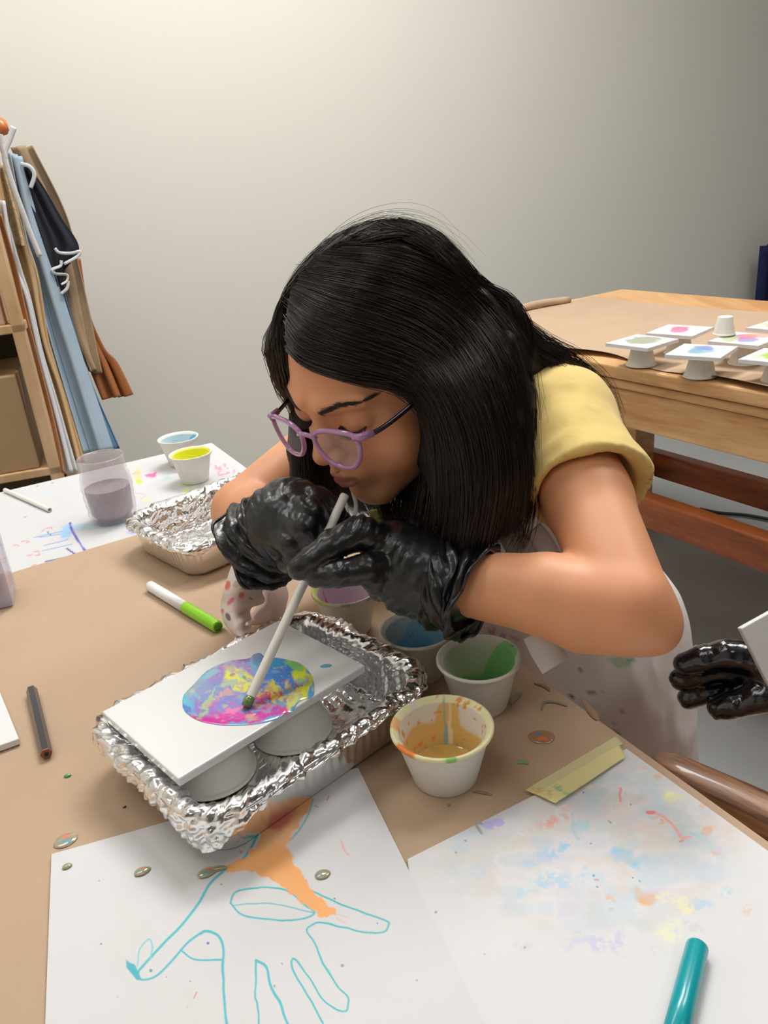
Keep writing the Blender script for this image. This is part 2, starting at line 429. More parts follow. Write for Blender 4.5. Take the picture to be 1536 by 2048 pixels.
P.blot((335, 955), (7, 5), srgb(150, 205, 215), .5); P.line([(265, 985), (290, 990), (282, 998)], 1.5, srgb(230, 160, 175), .7); P.blot((100, 985), (16, 4), srgb(190, 215, 230), .5, -.5)
P.blot((262, 1065), (14, 5), srgb(170, 170, 235), .7)
for c_ in ((50, 1034), (75, 972), (105, 966)): P.blot(c_, (3, 2), srgb(150, 140, 140), .7, 0, .2)
struct('x', V, F, M_paper, True, cols=P.C)
o = bpy.data.objects['x']; o.name = 'paper_sheet'; del o['kind']; tag(o, 'white paper cover with purple and pink marks on the far end of the table', 'paper')

# kraft paper
s = np.linspace(0, 1, 260); tt = np.linspace(0, 1, 150)
Sg, Tg = np.meshgrid(s, tt, indexing='ij'); Tv = .004-Tg*(tw-.004)
Sv = (s1+sl*(Tv-t1))*(1-Sg)+(tl-.01)*Sg
V = CN+Sv[..., None]*U1+Tv[..., None]*V1; V = V.reshape(-1, 3)
hz = fbm(V*[1, 1, 0], 7, 3); V[:, 2] = .7512+.0014*(hz-.5)+.0010*(ridged(V*[1, 1.8, 0], 9, 2)-.6)*sstep(.6, .9, V[:, 1])
pxk = PX(V+[0, 0, 0]); cre = pline(pxk, crom([(60, 1200), (150, 1165), (190, 1120), (228, 1088)], 20)); V[:, 2] += .0012*np.exp(-(cre/3.5)**2)
V[:, 2] = np.maximum(V[:, 2], .7511)
# the near part under the paint sheet stops at the white sheet's edge
o = mk('kraft_paper', V, gridF(260, 150), M_kraft); tag(o, 'brown kraft paper cover taped over the work table', 'paper')

# drawing sheets
def sheet(name, corners, n, m, base, z, label, fn, mt=M_paper):
    cs = [T(*c, z) for c in corners]
    V, F = quadgrid(*cs, n, m); V = V.copy(); V[:, 2] += .0006*(fbm(V*[1, 1, 0], 12, 2)-.5)
    P = Paint(PX(V), base); fn(P)
    o = mk(name, V, F, mt, cols=P.C); tag(o, label, 'paper'); return o
kz = 800/1536
ZB = lambda L: zpx(L, 60, 1560, kz)
TEAL = srgb(88, 190, 200)
def draw_left(P):
    Q = P.P3.copy(); w = 5*(fbm(Q, .03, 2)-.5); P.P = P.P+np.stack([w, -w], 1)
    P.line(ZB([(890, 180), (825, 295), (750, 345), (690, 400), (650, 470), (580, 560), (520, 620), (460, 685), (415, 735)]), 5, TEAL)
    P.line(ZB([(415, 735), (425, 765), (480, 755), (540, 700), (600, 630), (650, 590)]), 4.2, TEAL)
    P.poly(ZB([(365, 690), (370, 722), (410, 768), (432, 770), (415, 735), (400, 712)]), srgb(70, 178, 195), 1, 2, 2)
    P.line(ZB([(412, 715), (418, 655), (455, 612), (468, 640), (462, 690)]), 3.2, srgb(130, 205, 212), .9)
    P.line(ZB([(655, 588), (680, 578), (720, 600), (740, 640), (742, 690), (742, 760), (745, 850), (757, 945)]), 5.4, TEAL)
    P.line(ZB([(575, 655), (620, 685), (680, 690), (742, 690)]), 3.4, TEAL)
    P.line(ZB([(770, 470), (790, 430), (850, 415), (930, 412), (1000, 430), (1060, 480), (1095, 508), (1050, 530), (980, 537), (880, 530), (810, 512), (770, 470)]), 3.6, TEAL)
    P.line(ZB([(780, 480), (850, 475), (960, 478), (1060, 500), (1095, 508)]), 2.6, TEAL, .8)
    P.line(ZB([(1090, 70), (1060, 150), (1010, 220), (975, 245)]), 3.4, TEAL, .8)
    P.line(ZB([(1070, 420), (1180, 470), (1290, 510), (1370, 540), (1378, 555), (1360, 582), (1290, 585), (1200, 565), (1120, 545), (1085, 555), (1062, 580), (1095, 630), (1130, 710), (1180, 790), (1222, 830), (1222, 860), (1212, 888), (1170, 880), (1120, 840), (1080, 770), (1040, 710), (1012, 685), (1008, 710), (1030, 770), (1080, 850), (1125, 935)]), 3.6, TEAL)
    P.line(ZB([(880, 945), (875, 860), (865, 830), (868, 760), (870, 692)]), 3.6, TEAL); P.line(ZB([(870, 690), (905, 720), (925, 790), (960, 860), (995, 945)]), 5, TEAL)
    P.poly(ZB([(905, 160), (870, 250), (825, 295), (755, 325), (755, 348), (840, 345), (920, 380), (1000, 430), (1060, 480), (1120, 522), (1178, 518), (1170, 490), (1100, 440), (1070, 410), (1060, 370), (1020, 320), (985, 260), (1005, 210), (1060, 130), (1085, 60), (1000, 60)]), srgb(245, 172, 100), .95, 2.5, 7, .09)
    P.poly(ZB([(890, 200), (1080, 60), (1000, 215), (985, 250), (880, 260)]), srgb(240, 190, 145), .6, 9, 8)
    P.blot(ZB([(950, 140)])[0], (44, 30), srgb(222, 110, 100), .85, -.5, .3, .03)
    for L in ([(1150, 60), (1143, 75)], [(1095, 98), (1108, 102)], [(640, 815), (628, 838)]): P.line(ZB(L), 2.4, srgb(220, 110, 120), .8)
    P.line(ZB([(1195, 232), (1205, 268), (1222, 290)]), 4, srgb(238, 178, 180), .8)
    P.line(ZB([(1185, 515), (1225, 530)]), 2, srgb(235, 185, 140), .6); P.line(ZB([(1175, 530), (1215, 550)]), 2, srgb(235, 185, 140), .6)
    for (a, b, r, c_) in ((683, 627, 3.2, (70, 120, 185)), (467, 729, 3.4, (60, 150, 170)), (266, 387, 2, (150, 150, 175)), (275, 627, 2, (120, 120, 130)), (615, 773, 2, (140, 140, 145)), (735, 400, 2.2, (150, 150, 120)), (1197, 715, 4, (150, 152, 152)), (940, 790, 3, (160, 160, 160)), (1485, 770, 2.5, (160, 160, 160)), (1335, 550, 2, (90, 150, 175)), (810, 277, 2.6, (225, 120, 110)), (337, 833, 1.6, (150, 150, 150)), (525, 755, 1.6, (130, 130, 130)), (603, 872, 2, (225, 170, 180)), (970, 703, 2, (150, 150, 150)), (1170, 455, 2.2, (150, 120, 130))):
        P.blot(ZB([(a, b)])[0], (r, r), srgb(*c_), .9, 0, .15)
    P.lay(.05*sstep(.45, .7, fbm(P.P3, .008, 3)), srgb(190, 185, 170))
sheet('drawing_paper', [(103, 1708), (88, 2110), (1000, 2110), (716, 1535)], 420, 620, srgb(216, 215, 216), .7536, 'white paper with teal marker bird drawing and an orange paint patch', draw_left)
Zr = lambda a, b: (800+a*.479, 1440+b*.479)
def draw_right(P):
    w = (fbm(P.P3, .02, 3)-.5)*30; w2 = (fbm(P.P3, .02, 3, 9)-.5)*30; P.P = P.P+np.stack([w, w2], 1)
    cl = dict(b=(150, 205, 232), o=(240, 180, 120), r=(238, 160, 145), g=(190, 200, 200), y=(238, 238, 180), p=(200, 198, 228), t=(160, 215, 218), br=(226, 178, 120), pk=(238, 205, 215), gy=(205, 207, 205))
    msk = 1-sstep(.6, 1.15, np.hypot((P.P[:, 0]-1180)/330, (P.P[:, 1]-1690)/190))
    for (x, y, rx, ry, an, c_, a_) in [(620, 560, 120, 26, -.45, 'b', .9), (690, 515, 45, 18, -.4, 'b', .9), (940, 575, 95, 30, .25, 'b', 1), (650, 670, 120, 40, -.2, 'b', .7), (520, 730, 60, 30, -.2, 'b', .35), (560, 590, 100, 14, -.3, 'p', .5),
        (640, 420, 60, 30, -.4, 'r', .8), (580, 410, 50, 12, -.7, 'pk', .9), (970, 330, 60, 28, -.3, 'br', .9), (900, 330, 30, 30, 0, 't', .7), (840, 310, 60, 34, .1, 't', .7), (820, 250, 90, 25, -.3, 't', .35), (1080, 245, 30, 12, -.2, 'o', .9), (1030, 205, 18, 12, 0, 'o', .6),
        (1060, 405, 40, 14, .3, 'o', .8), (960, 460, 80, 40, .2, 'r', .35), (1290, 470, 45, 18, -.2, 'o', .7), (1300, 555, 35, 14, .2, 'r', .8), (1325, 545, 25, 12, .2, 'p', .9), (1160, 325, 60, 20, .1, 'y', .9), (1260, 500, 70, 12, .5, 't', .5),
        (850, 390, 90, 30, .1, 'pk', .8), (740, 430, 20, 70, -.1, 'b', .4), (1030, 740, 70, 38, .1, 'br', 1), (875, 750, 22, 50, .1, 'br', .8), (1140, 745, 60, 24, .1, 'y', .8), (1190, 780, 30, 30, .1, 'y', .9), (1250, 755, 50, 24, -.1, 'b', .7), (1370, 715, 30, 30, -.3, 'b', .5), (1110, 880, 60, 40, -.2, 'y', .5),
        (840, 930, 70, 40, .1, 'p', .8), (740, 930, 60, 30, -.3, 'p', .6), (910, 930, 30, 34, 0, 'p', .7), (900, 980, 60, 20, .2, 'p', .4), (1230, 870, 60, 20, .4, 'gy', .7), (990, 860, 70, 30, .4, 'gy', .5), (480, 490, 120, 20, -.1, 'gy', .6), (1440, 800, 30, 30, 0, 'br', .5), (1090, 980, 60, 40, 0, 'gy', .4), (520, 935, 40, 18, 0, 'gy', .4),
        (360, 590, 40, 40, 0, 'p', .35), (1380, 470, 50, 30, .2, 'r', .2), (1260, 350, 20, 10, 0, 'o', .7), (1230, 610, 70, 40, 0, 'p', .25), (870, 355, 60, 14, .2, 'gy', .9), (700, 350, 40, 30, 0, 'r', .3), (780, 440, 26, 20, 0, 't', .9)]:
        P.blot(Zr(x, y), (rx*.52, ry*.55), srgb(*cl[c_]), a_, an, .9, .05, x*.01, .6, .36 if a_ < .95 else None)
    for k_, (cc_, a_) in enumerate([((196, 208, 214), .5), ((222, 206, 196), .45), ((206, 202, 220), .4), ((208, 208, 200), .5), ((180, 210, 226), .4)]): P.lay(a_*msk*sstep(.52, .66, fbm(P.P3*[.8, 1.4, 1], .022, 5, 31+k_*5)), srgb(*cc_))
    P.line([Zr(*q) for q in [(1045, 378), (1100, 400), (1150, 440), (1170, 470), (1210, 490)]], 5, srgb(240, 178, 168), .9); P.blot(Zr(1042, 378), (11, 5), srgb(240, 130, 115), .95, 0, .1)
    P.line([Zr(*q) for q in [(915, 295), (912, 350)]], 5, srgb(236, 140, 130), .8); P.line([Zr(*q) for q in [(1210, 470), (1300, 545)]], 6, srgb(188, 212, 222), .7)
    P.line([Zr(*q) for q in [(715, 380), (720, 440), (745, 490)]], 7, srgb(180, 205, 215), .6)
    P.line([Zr(*q) for q in [(350, 430), (335, 440), (345, 470)]], 6, srgb(150, 150, 155), .8); P.blot(Zr(390, 425), (16, 8), srgb(185, 180, 235), .9, -.4, .8, .1)
    for q in ((790, 520), (960, 360), (530, 935), (238, 560), (760, 300), (820, 690), (805, 640), (880, 430), (1010, 665), (980, 660), (280, 512), (362, 975), (150, 798)): P.blot(Zr(*q), (2.6, 2.4), srgb(90, 130, 165) if q[0] > 700 else srgb(150, 150, 155), .8, 0, .3)
    for q in ((868, 425), (818, 655), (1180, 490), (1085, 410)): P.blot(Zr(*q), (5, 3), srgb(225, 120, 110), .6, 0, .5)
cs2 = [(815, 1718), (880, 2200), (1960, 2008), (1253, 1497)]
sheet('painting_paper', cs2, 420, 560, srgb(220, 219, 220), .7528, 'white paper smeared with pale blue, orange and violet watercolour beside the chair', draw_right)

# tape on the kraft / sheet joint
kz4 = 800/1536
Z4 = lambda L: zpx(L, 600, 1100, kz4)
def tape(cs, z, base, label):
    A, B, C_, D_ = [T(*c, z) for c in Z4(cs)]
    V, F = quadgrid(A, B, C_, D_, 120, 30); V = V.copy()
    V[:, 2] += .0008*fbm(V*[1, 1, 0], 60, 2)
    P = Paint(PX(V), base)
    for c_, r_, cc in (((1115, 1575), (12, 6), (120, 200, 160)), ((1140, 1590), (20, 6), (140, 205, 150)), ((1100, 1580), (7, 5), (210, 190, 110)), ((1085, 1590), (26, 12), (225, 180, 110)), ((1160, 1578), (6, 14), (230, 150, 120))): P.blot(c_, r_, srgb(*cc), .7, .4, .9, .09, 0, .5, .38)
    o = mk('masking_tape', V, F, M_tape, cols=P.C); solidify(o, .0003)
    return tag(o, label, 'tape', 'tape strips by the painting paper')
tape([(865, 922), (905, 940), (1240, 745), (1215, 715)], .7545, srgb(222, 216, 166), 'pale olive masking tape strip lying on the kraft paper, outer of the two')
tape([(905, 938), (980, 975), (1252, 795), (1225, 750)], .7550, srgb(240, 230, 168), 'yellow masking tape strip over the edge of the painting paper, inner of the two')

# paint blobs on the table
def blob(c, r, ang, cols, label, h=.0016, z=.7515, name='paint_drop'):
    p = T(*c, z); n, m = 20, 48; a = np.linspace(0, 2*np.pi, m, endpoint=False)
    R_ = np.linspace(0, 1, n)[:, None]; rr = 1+.10*(vnoise(np.stack([np.cos(a)+c[0], np.sin(a)+c[1], a*0], -1), 1.3)-.5)*2
    x = R_*rr*np.cos(a)*r[0]; y = R_*rr*np.sin(a)*r[1]; ca, sa = math.cos(ang), math.sin(ang)
    V = np.stack([p[0]+x*ca-y*sa, p[1]+x*sa+y*ca, p[2]+h*np.sqrt(np.clip(1-R_**2, 0, 1))+0*x], -1).reshape(-1, 3)
    P = Paint((V[:, :2]-p[:2])*1000, srgb(*cols[0]))
    for k, cc in enumerate(cols[1:]):
        th = k*2.4+c[0]; P.blot((math.cos(th)*r[0]*450, math.sin(th)*r[1]*450), (r[0]*330, r[1]*260), srgb(*cc), .95, 0, .8, .35, k)
    o = mk(name, V, gridF(n, m, True), M_wet, cols=P.C); return tag(o, label, 'paint drop', 'paint drops on the table')
GR = (168, 156, 128)
blob((131, 1681), (.0085, .0065), .5, [GR, (120, 170, 185), (225, 120, 70), (140, 165, 170)], 'big grey paint drop with orange fleck at the corner of the bird drawing')
blob((134, 1733), (.0035, .0025), .5, [(160, 160, 120), (180, 130, 90)], 'smallest olive paint drop on the bird drawing, near its corner', z=.7540)
blob((284, 1743), (.0055, .0036), .4, [GR, (235, 130, 70), (130, 170, 130)], 'grey drop with an orange streak between two others on the bird drawing', z=.7540)
blob((413, 1745), (.0062, .0042), .3, [(160, 158, 125), (90, 160, 175), (225, 110, 80)], 'olive paint drop smeared into the orange paint patch', z=.7540)
blob((436, 1737), (.006, .002), .0, [(160, 155, 112)], 'olive smear trailing from a drop into the orange patch', z=.7540, name='paint_smear')
blob((645, 1749), (.0050, .0040), .2, [GR, (100, 160, 190), (130, 165, 110)], 'grey paint drop beside the orange paint patch, below the foil tray', z=.7540)
blob((135, 1552), (.0028, .0018), .2, [(60, 160, 95), (120, 150, 130)], 'tiny green paint drop on the brown paper')
blob((249, 1614), (.0013, .001), .2, [(30, 22, 18)], 'black speck on the brown paper in the shade of the foil tray', h=.0008)
blob((1083, 1474), (.0105, .008), .0, [(168, 126, 96), (90, 140, 190), (232, 130, 80)], 'brown wet paint puddle with blue and orange flecks near the table edge')
def smear(L, w, col, label, z=.7518):
    P_ = crom(np.array([T(*p, z) for p in L]), 24); r = w*np.sin(np.linspace(.15, np.pi-.15, 24))**.6
    V, F = tube(P_, r, 10, True); V[:, 2] = z+(V[:, 2]-z)*.10
    o = mk('paint_smear', V, F, M_smear[col]); return tag(o, label, 'paint smear', 'paint smears on the kraft paper')
M_smear = {k: mat('smear_'+k, srgb(*v), .5) for k, v in dict(olive=(150, 140, 112), grey=(146, 132, 118), green=(140, 178, 132), blue=(110, 150, 175), brown=(160, 128, 98)).items()}
smear([(1083, 1420), (1088, 1405), (1110, 1404), (1135, 1412)], .0016, 'grey', 'grey curved paint smear near the table edge behind the brown puddle')
smear([(1022, 1408), (1030, 1395), (1042, 1385)], .003, 'olive', 'olive paint smear touching the green cup')
smear([(1068, 1366), (1090, 1372), (1100, 1382)], .002, 'brown', 'brown smear at the table edge beside the apron')
smear([(1035, 1526), (1045, 1523), (1056, 1527)], .0022, 'green', 'small mint green smear beside the masking tape')
smear([(945, 1583), (965, 1585), (985, 1590)], .0015, 'grey', 'thin grey smear in front of the ochre cup')
smear([(895, 1612), (900, 1608)], .0012, 'grey', 'tiny grey mark on the brown paper below the ochre cup')
smear([(1165, 1400), (1185, 1425), (1195, 1440)], .0035, 'brown', 'wide brown stain at the table edge')

# ---------------------------------------------------------------- cups
def cup_profile(R, H, rb=.62):
    Rb = R*rb; th = .0011
    o_ = [(0, .0012), (Rb*.86, .0012), (Rb*.9, 0), (Rb*.98, .0002)]
    o_ += [(Rb+(R*.945-Rb)*k, H*k) for k in np.linspace(.03, .93, 26)]
    o_ += [(R*.985, H*.925), (R*1.0, H*.95), (R*.998, H*.985), (R*.97, H), (R*.93, H*.99), (R*.90, H*.95)]
    i_ = [(Rb-th+(R*.9-Rb)*k, H*k) for k in np.linspace(.93, .08, 30)]
    i_ += [(Rb*.85*k, .0028) for k in np.linspace(1, 0, 12)]
    return np.array(o_+i_)
def cup(px, py, R, H, label, fn=None, z=.751, inv=False, name='paper_cup', rz=0, loc=None, group='white paper cups'):
    p = T(px, py, z) if loc is None else np.array(loc, float)
    prof = cup_profile(R, H); n = 128; V, F = lathe(prof, n); nin = 4+26+6
    a = np.arctan2(V[:, 1], V[:, 0]); r = np.hypot(V[:, 0], V[:, 1])
    out = np.arange(len(V))//n; m = (out >= 6) & (out < 28)
    V = V.copy(); V[m, :2] *= (1+.002*np.sin(a[m]*34))[:, None]
    inner = out >= nin-2
    C = np.tile(np.array(srgb(232, 229, 220)), (len(V), 1))
    P = Paint(np.stack([a*30, V[:, 2]*1000], -1), srgb(232, 229, 220))
    P.lay(.06*fbm(V, 90, 3), srgb(180, 170, 150))
    if fn: fn(P, V, a, r, inner, out, nin)
    if inv: V = V*[1, 1, -1]+[0, 0, H]; F = F[:, ::-1]
    o = mk(name, V, F, M_cup, world=False, cols=P.C)
    o.location = tuple(p); o.rotation_euler = (0, 0, rz)
    return tag(o, label, 'cup', group)
def stain(col, lo, hi, a0, width, al=1.0, nz=.35, side=1):
    def f(P, V, a, r, inner, out, nin):
        H = V[:, 2].max(); h = V[:, 2]/H
        d = np.abs((a-a0+np.pi) % (2*np.pi)-np.pi)/width
        lim = lo+(hi-lo)*(1-np.clip(d, 0, 1)**2)+nz*(fbm(V, 60, 3)-.5)
        P.lay(inner*al*(1-sstep(-.03, .03, h-lim)), col)
    return f
def speck(col, a0, width, th=.66, sc=260):
    def f(P, V, a, r, inner, out, nin):
        d = np.abs((a-a0+np.pi) % (2*np.pi)-np.pi)
        P.lay(inner*(d < width)*sstep(th, th+.03, fbm(V, sc, 2, 3)), col)
    return f
def rimc(col, a0, width, al=1, th=.3):
    def f(P, V, a, r, inner, out, nin):
        d = np.abs((a-a0+np.pi) % (2*np.pi)-np.pi); m = (out >= 28) & (out < 37)
        P.lay(m*al*(1-sstep(width*.8, width*1.1, d))*sstep(th, th+.1, fbm(V, 110, 2, a0)), col)
    return f
def multi(*fs):
    def f(*a):
        for g in fs: g(*a)
    return f
pi = math.pi
fo = multi(stain(srgb(228, 190, 112), .18, .95, 1.35, .55, .95, .5), stain(srgb(226, 188, 110), .50, .62, 1.9, 2.4, .95, .3), rimc(srgb(236, 232, 178), 0, 4, .9, .2), speck(srgb(232, 150, 70), 1.3, 2.6, .70, 200), rimc(srgb(240, 140, 60), -2.45, .26, 1, .05), rimc(srgb(240, 160, 80), 2.9, .2, .7, .45), rimc(srgb(130, 200, 100), -1.5, .12, .9, .2),
           stain(srgb(240, 230, 190), -.5, .98, 1.28, .09, .9, .05), stain(srgb(120, 185, 190), .2, .99, 1.42, .06, .8, .05))
cup(891, 1552, .0372, .046, 'paper cup with ochre paint inside and orange paint on its rim, nearest the drawings', fo)
cup(962, 1407, .0345, .046, 'paper cup with green paint in it, nearest the table edge', multi(stain(srgb(205, 222, 190), .75, .85, 1.5, 3.2, .6, .1), stain(srgb(140, 212, 135), .3, 1.05, .35, 1.0, .95, .15), stain(srgb(150, 216, 142), .28, .3, 0, 3.2, .95, .05), speck(srgb(60, 160, 100), .4, .7, .76, 330)))
cup(842, 1344, .0335, .046, 'paper cup with light blue paint, partly under the black glove', multi(stain(srgb(190, 220, 232), .85, .9, 1.5, 3.2, .8, .1), stain(srgb(140, 203, 232), .5, .95, 1.2, .9, .9, .15), stain(srgb(110, 190, 228), .3, .35, 0, 3.2, .95, .05), speck(srgb(50, 140, 200), 1.0, .9, .76, 330)))
cup(700, 1257, .0332, .046, 'paper cup with mauve paint and a yellow green stained rim, behind the blue one', multi(stain(srgb(216, 196, 208), .9, .95, 1.5, 3.2, .85, .1), stain(srgb(170, 120, 190), .22, .3, 0, 3.2, .9, .2), rimc(srgb(216, 224, 120), 2.9, 1.3, .95, .25), rimc(srgb(170, 195, 170), -.9, .9, .8, .45), rimc(srgb(110, 150, 190), -.4, .2, .9, .4), stain(srgb(220, 60, 120), .2, .8, 2.6, .08, .9, .1)))
cup(391, 961, .0330, .046, 'paper cup full of bright yellow paint on the white cover', multi(stain(srgb(235, 236, 60), .93, .96, 0, 3.2, 1, .08)))
cup(366, 927, .0335, .046, 'paper cup with light blue paint behind the yellow one', multi(stain(srgb(226, 240, 240), .9, .95, 1.5, 3.2, .8, .1), stain(srgb(110, 200, 232), .55, .95, .3, 1.1, .95, .2)))
# yellow pool inside
for (cx, cy, col, hh, rr_, nm) in ((391, 961, srgb(232, 234, 40), .024, .0252, 'yellow'), (962, 1407, srgb(140, 208, 130), .008, .0222, 'green'), (842, 1344, srgb(105, 185, 225), .008, .0215, 'blue'), (700, 1257, srgb(180, 150, 190), .006, .0212, 'mauve'), (891, 1552, srgb(222, 180, 98), .009, .0245, 'ochre')):
    par = min([o for o in COL.objects if o.name.startswith('paper_cup')], key=lambda o: (o.location-Vector(T(cx, cy, .751))).length)
    V, F = lathe([(0, hh), (rr_*.5, hh), (rr_*.97, hh), (rr_, hh+.0006), (rr_, hh-.002), (0, hh-.002)], 48)
    o = mk('paint', V, F, mat('paint_'+nm, col, .15, coat=.8, noise=(90, .15, 4)), par, world=False); o['label'] = nm+' liquid paint'

# ---------------------------------------------------------------- foil trays
def rrect(hx, hy, r, n):
    L = [2*(hx-r), r*pi/2, 2*(hy-r), r*pi/2]*2; tot = sum(L); out = []
    cs = [((hx-r), (hy-r), 0), (-(hx-r), (hy-r), pi/2), (-(hx-r), -(hy-r), pi), ((hx-r), -(hy-r), 1.5*pi)]
    for i in range(n):
        d = i/n*tot
        for k in range(4):
            cx, cy, a0 = cs[k]; la = r*pi/2; ls = 2*(hx-r) if k % 2 == 0 else 2*(hy-r)
            if d < la:
                a = a0+d/r; out.append((cx+r*math.cos(a), cy+r*math.sin(a))); break
            d -= la
            if d < ls:
                a = a0+pi/2; dx, dy = math.cos(a+pi/2), math.sin(a+pi/2)
                out.append((cx+r*math.cos(a)+dx*d, cy+r*math.sin(a)+dy*d)); break
            d -= ls
        else: out.append((hx, hy-r))
    return np.array(out)
def crumple(q, seed):
    "sum of folded planes: sharp creases between flat facets"
    r_ = np.random.default_rng(int(seed*10)); d = 0; wq = q+.010*(np.stack([vnoise(q, 45, 1), vnoise(q, 45, 5), vnoise(q, 45, 9)], -1)-.5)
    for k in range(16):
        n_ = r_.normal(size=3); n_ /= np.linalg.norm(n_); f = (60, 110, 190, 300)[k % 4]*(.8+.4*r_.random()); a = (.0020, .0017, .0012, .0008)[k % 4]
        m_ = sstep(.35, .6, vnoise(q, 30, k*3.1)); d = d+a*m_*(2*np.abs(((wq@n_)*f+r_.random()) % 1-.5)-.5)
    return d
E1 = np.array([.745, .667, 0]); E2 = np.array([-.667, .745, 0])
def tray(c, hx, hy, h, label, skirt, seed, foilin=True, flare=.006):
    t = thing('foil_tray', label, 'foil tray', (c[0], c[1], .752)); n = 520
    def ring(dx, z): return np.concatenate([rrect(hx+dx, hy+dx, max(.030+dx, .006), n), np.full((n, 1), z)], 1)
    rings = [ring(-flare-.006, .0006), ring(-flare-.001, .001), ring(-flare, .004)]+[ring(-flare+flare*k, .004+(h-.008)*k) for k in np.linspace(.1, 1, 10)]
    rings += [ring(.001, h-.003), ring(.006, h-.003), ring(.0075, h-.002), ring(.006, h-.0005), ring(.0, h-.001)]+[ring(-.0015-flare*k, h-.004-(h-.006)*k) for k in np.linspace(0, 1, 6)]
    A = np.array(rings); th = np.arange(n); A[3:12, :, :2] *= (1+.0035*np.sin(th*2*pi/n*84))[None, :, None]
    base = np.array([[0, 0, .0006]]); V = A.reshape(-1, 3); F = [tuple(f) for f in gridF(len(rings), n, True)]
    nv = len(V); F += [tuple(range(n))[::-1], tuple(range(nv-n, nv))]
    R3 = np.array([E1, E2, Zu]); o = mk('tray', np.asarray(V)@R3, F, M_pan, t, world=False)
    # crumpled foil
    n2 = 600; m_out, m_in, m_fl = 20, 26, 50
    def ringf(dx, z, nn=n2): return np.concatenate([rrect(hx+dx, hy+dx, max(.030+dx, .005), nn), np.full((nn, 1), z)], 1)
    ang = np.linspace(0, 1, n2, endpoint=False); XY = rrect(hx, hy, .03, n2); sk = skirt(XY)[:, None]
    L = []
    for k in np.linspace(1, 0, m_out):
        q = ringf(0, 0); dx = .0072+.002*np.sin(k*3); q2 = ringf(dx, 0); q[:, :2] = q2[:, :2]; q[:, 2] = (h-.001-sk[:, 0]*k); L.append(q)
    for k, (dx, z) in enumerate([(.007, h+.002), (.003, h+.0035), (-.002, h+.003), (-.006, h)]): L.append(ringf(dx, z))
    for k in np.linspace(.05, 1, m_in): L.append(ringf(-.007-(flare+.001)*k, h-(h-.004)*k))
    last = L[-1]
    for k in np.linspace(.95, 0, m_fl):
        q = last.copy(); q[:, :2] *= k; q[:, 2] = .0035+.001*(1-k); L.append(q)
    A = np.array(L); V = A.reshape(-1, 3); F = gridF(len(L), n2, True)
    N = vnormals(V, F)
    ps = np.tile(np.linspace(0, 1, n2, endpoint=False), len(L)); an = ps*2*pi; rimm = np.exp(-((V[:, 2]-h-.001)/.004)**2)
    wob = vnoise(np.stack([np.cos(an)*9+seed, np.sin(an)*9, V[:, 2]*90], -1), 1.0)-.5; rad = V[:, :2]/(np.linalg.norm(V[:, :2], axis=1)[:, None]+1e-9)
    V = V.copy(); V[:, :2] += rad*(wob*rimm*.007)[:, None]; V[:, 2] += rimm*.0022*(vnoise(np.stack([np.cos(an)*14, np.sin(an)*14, an*0+seed], -1), 1.0)-.6)
    inside = (np.arange(len(L)) > m_out+3)[:, None]*np.ones((1, n2)); inside = inside.ravel()
    # faceted crumple: nearest-plane cells
    def facet(Vp, sc, off):
        S = fbm(Vp, sc, 2, off); return np.abs(S-.5)*2
    q = V+seed
    d = crumple(q, seed)
    w = np.where(inside > 0, .8, .75); flo = (np.arange(len(L)) > m_out+3+m_in).repeat(n2); w = np.where(flo, .35, w)
    V = V+N*(d*w)[:, None]
    V[:, 2] = np.where((V[:, 2] < .0015) & (flo == False), .0015+.3*np.abs(V[:, 2]), np.maximum(V[:, 2], .0015))
    o2 = mk('foil_lining', V@R3, F, M_foil, t, smooth=False, world=False); o2['label'] = 'crumpled aluminium foil'
    return t
E2c = .665*0
ctr = np.array([.745, .667])*.268+np.array([.665, -.747])*(-.4605)
def sk1(XY): # more foil hangs at the corner near the drawing
    d = np.hypot(XY[:, 0]+.105, XY[:, 1]+.085); return .005+.022*np.exp(-(d/.030)**2)+.008*np.exp(-((XY[:, 0]+.11)/.02)**2)
tray1 = tray(ctr, .104, .081, .043, 'foil lined tray holding the tile with wet swirled paint', sk1, 3.0)
def sk2(XY): return .006+.004*np.sin(XY[:, 0]*60)
tray2 = tray((-.196, .945), .105, .075, .043, 'foil lined tray behind the marker pen, beside the jar of grey water', sk2, 11.0)
# foil bulge floor of tray2 handled by lining; cups under the tile
def e12(a, b, z): return (E1*a+np.array([.665, -.747, 0])*b)+np.array([0, 0, z])
c1 = e12(.215, -.462, .757); c2 = e12(.285, -.455, .757)
cup(0, 0, .0325, .043, 'upturned paper cup under the blank end of the tile', loc=c1, inv=True, group='upturned cups under tiles')
cup(0, 0, .0325, .043, 'upturned paper cup under the painted end of the tile', loc=c2, inv=True, group='upturned cups under tiles')
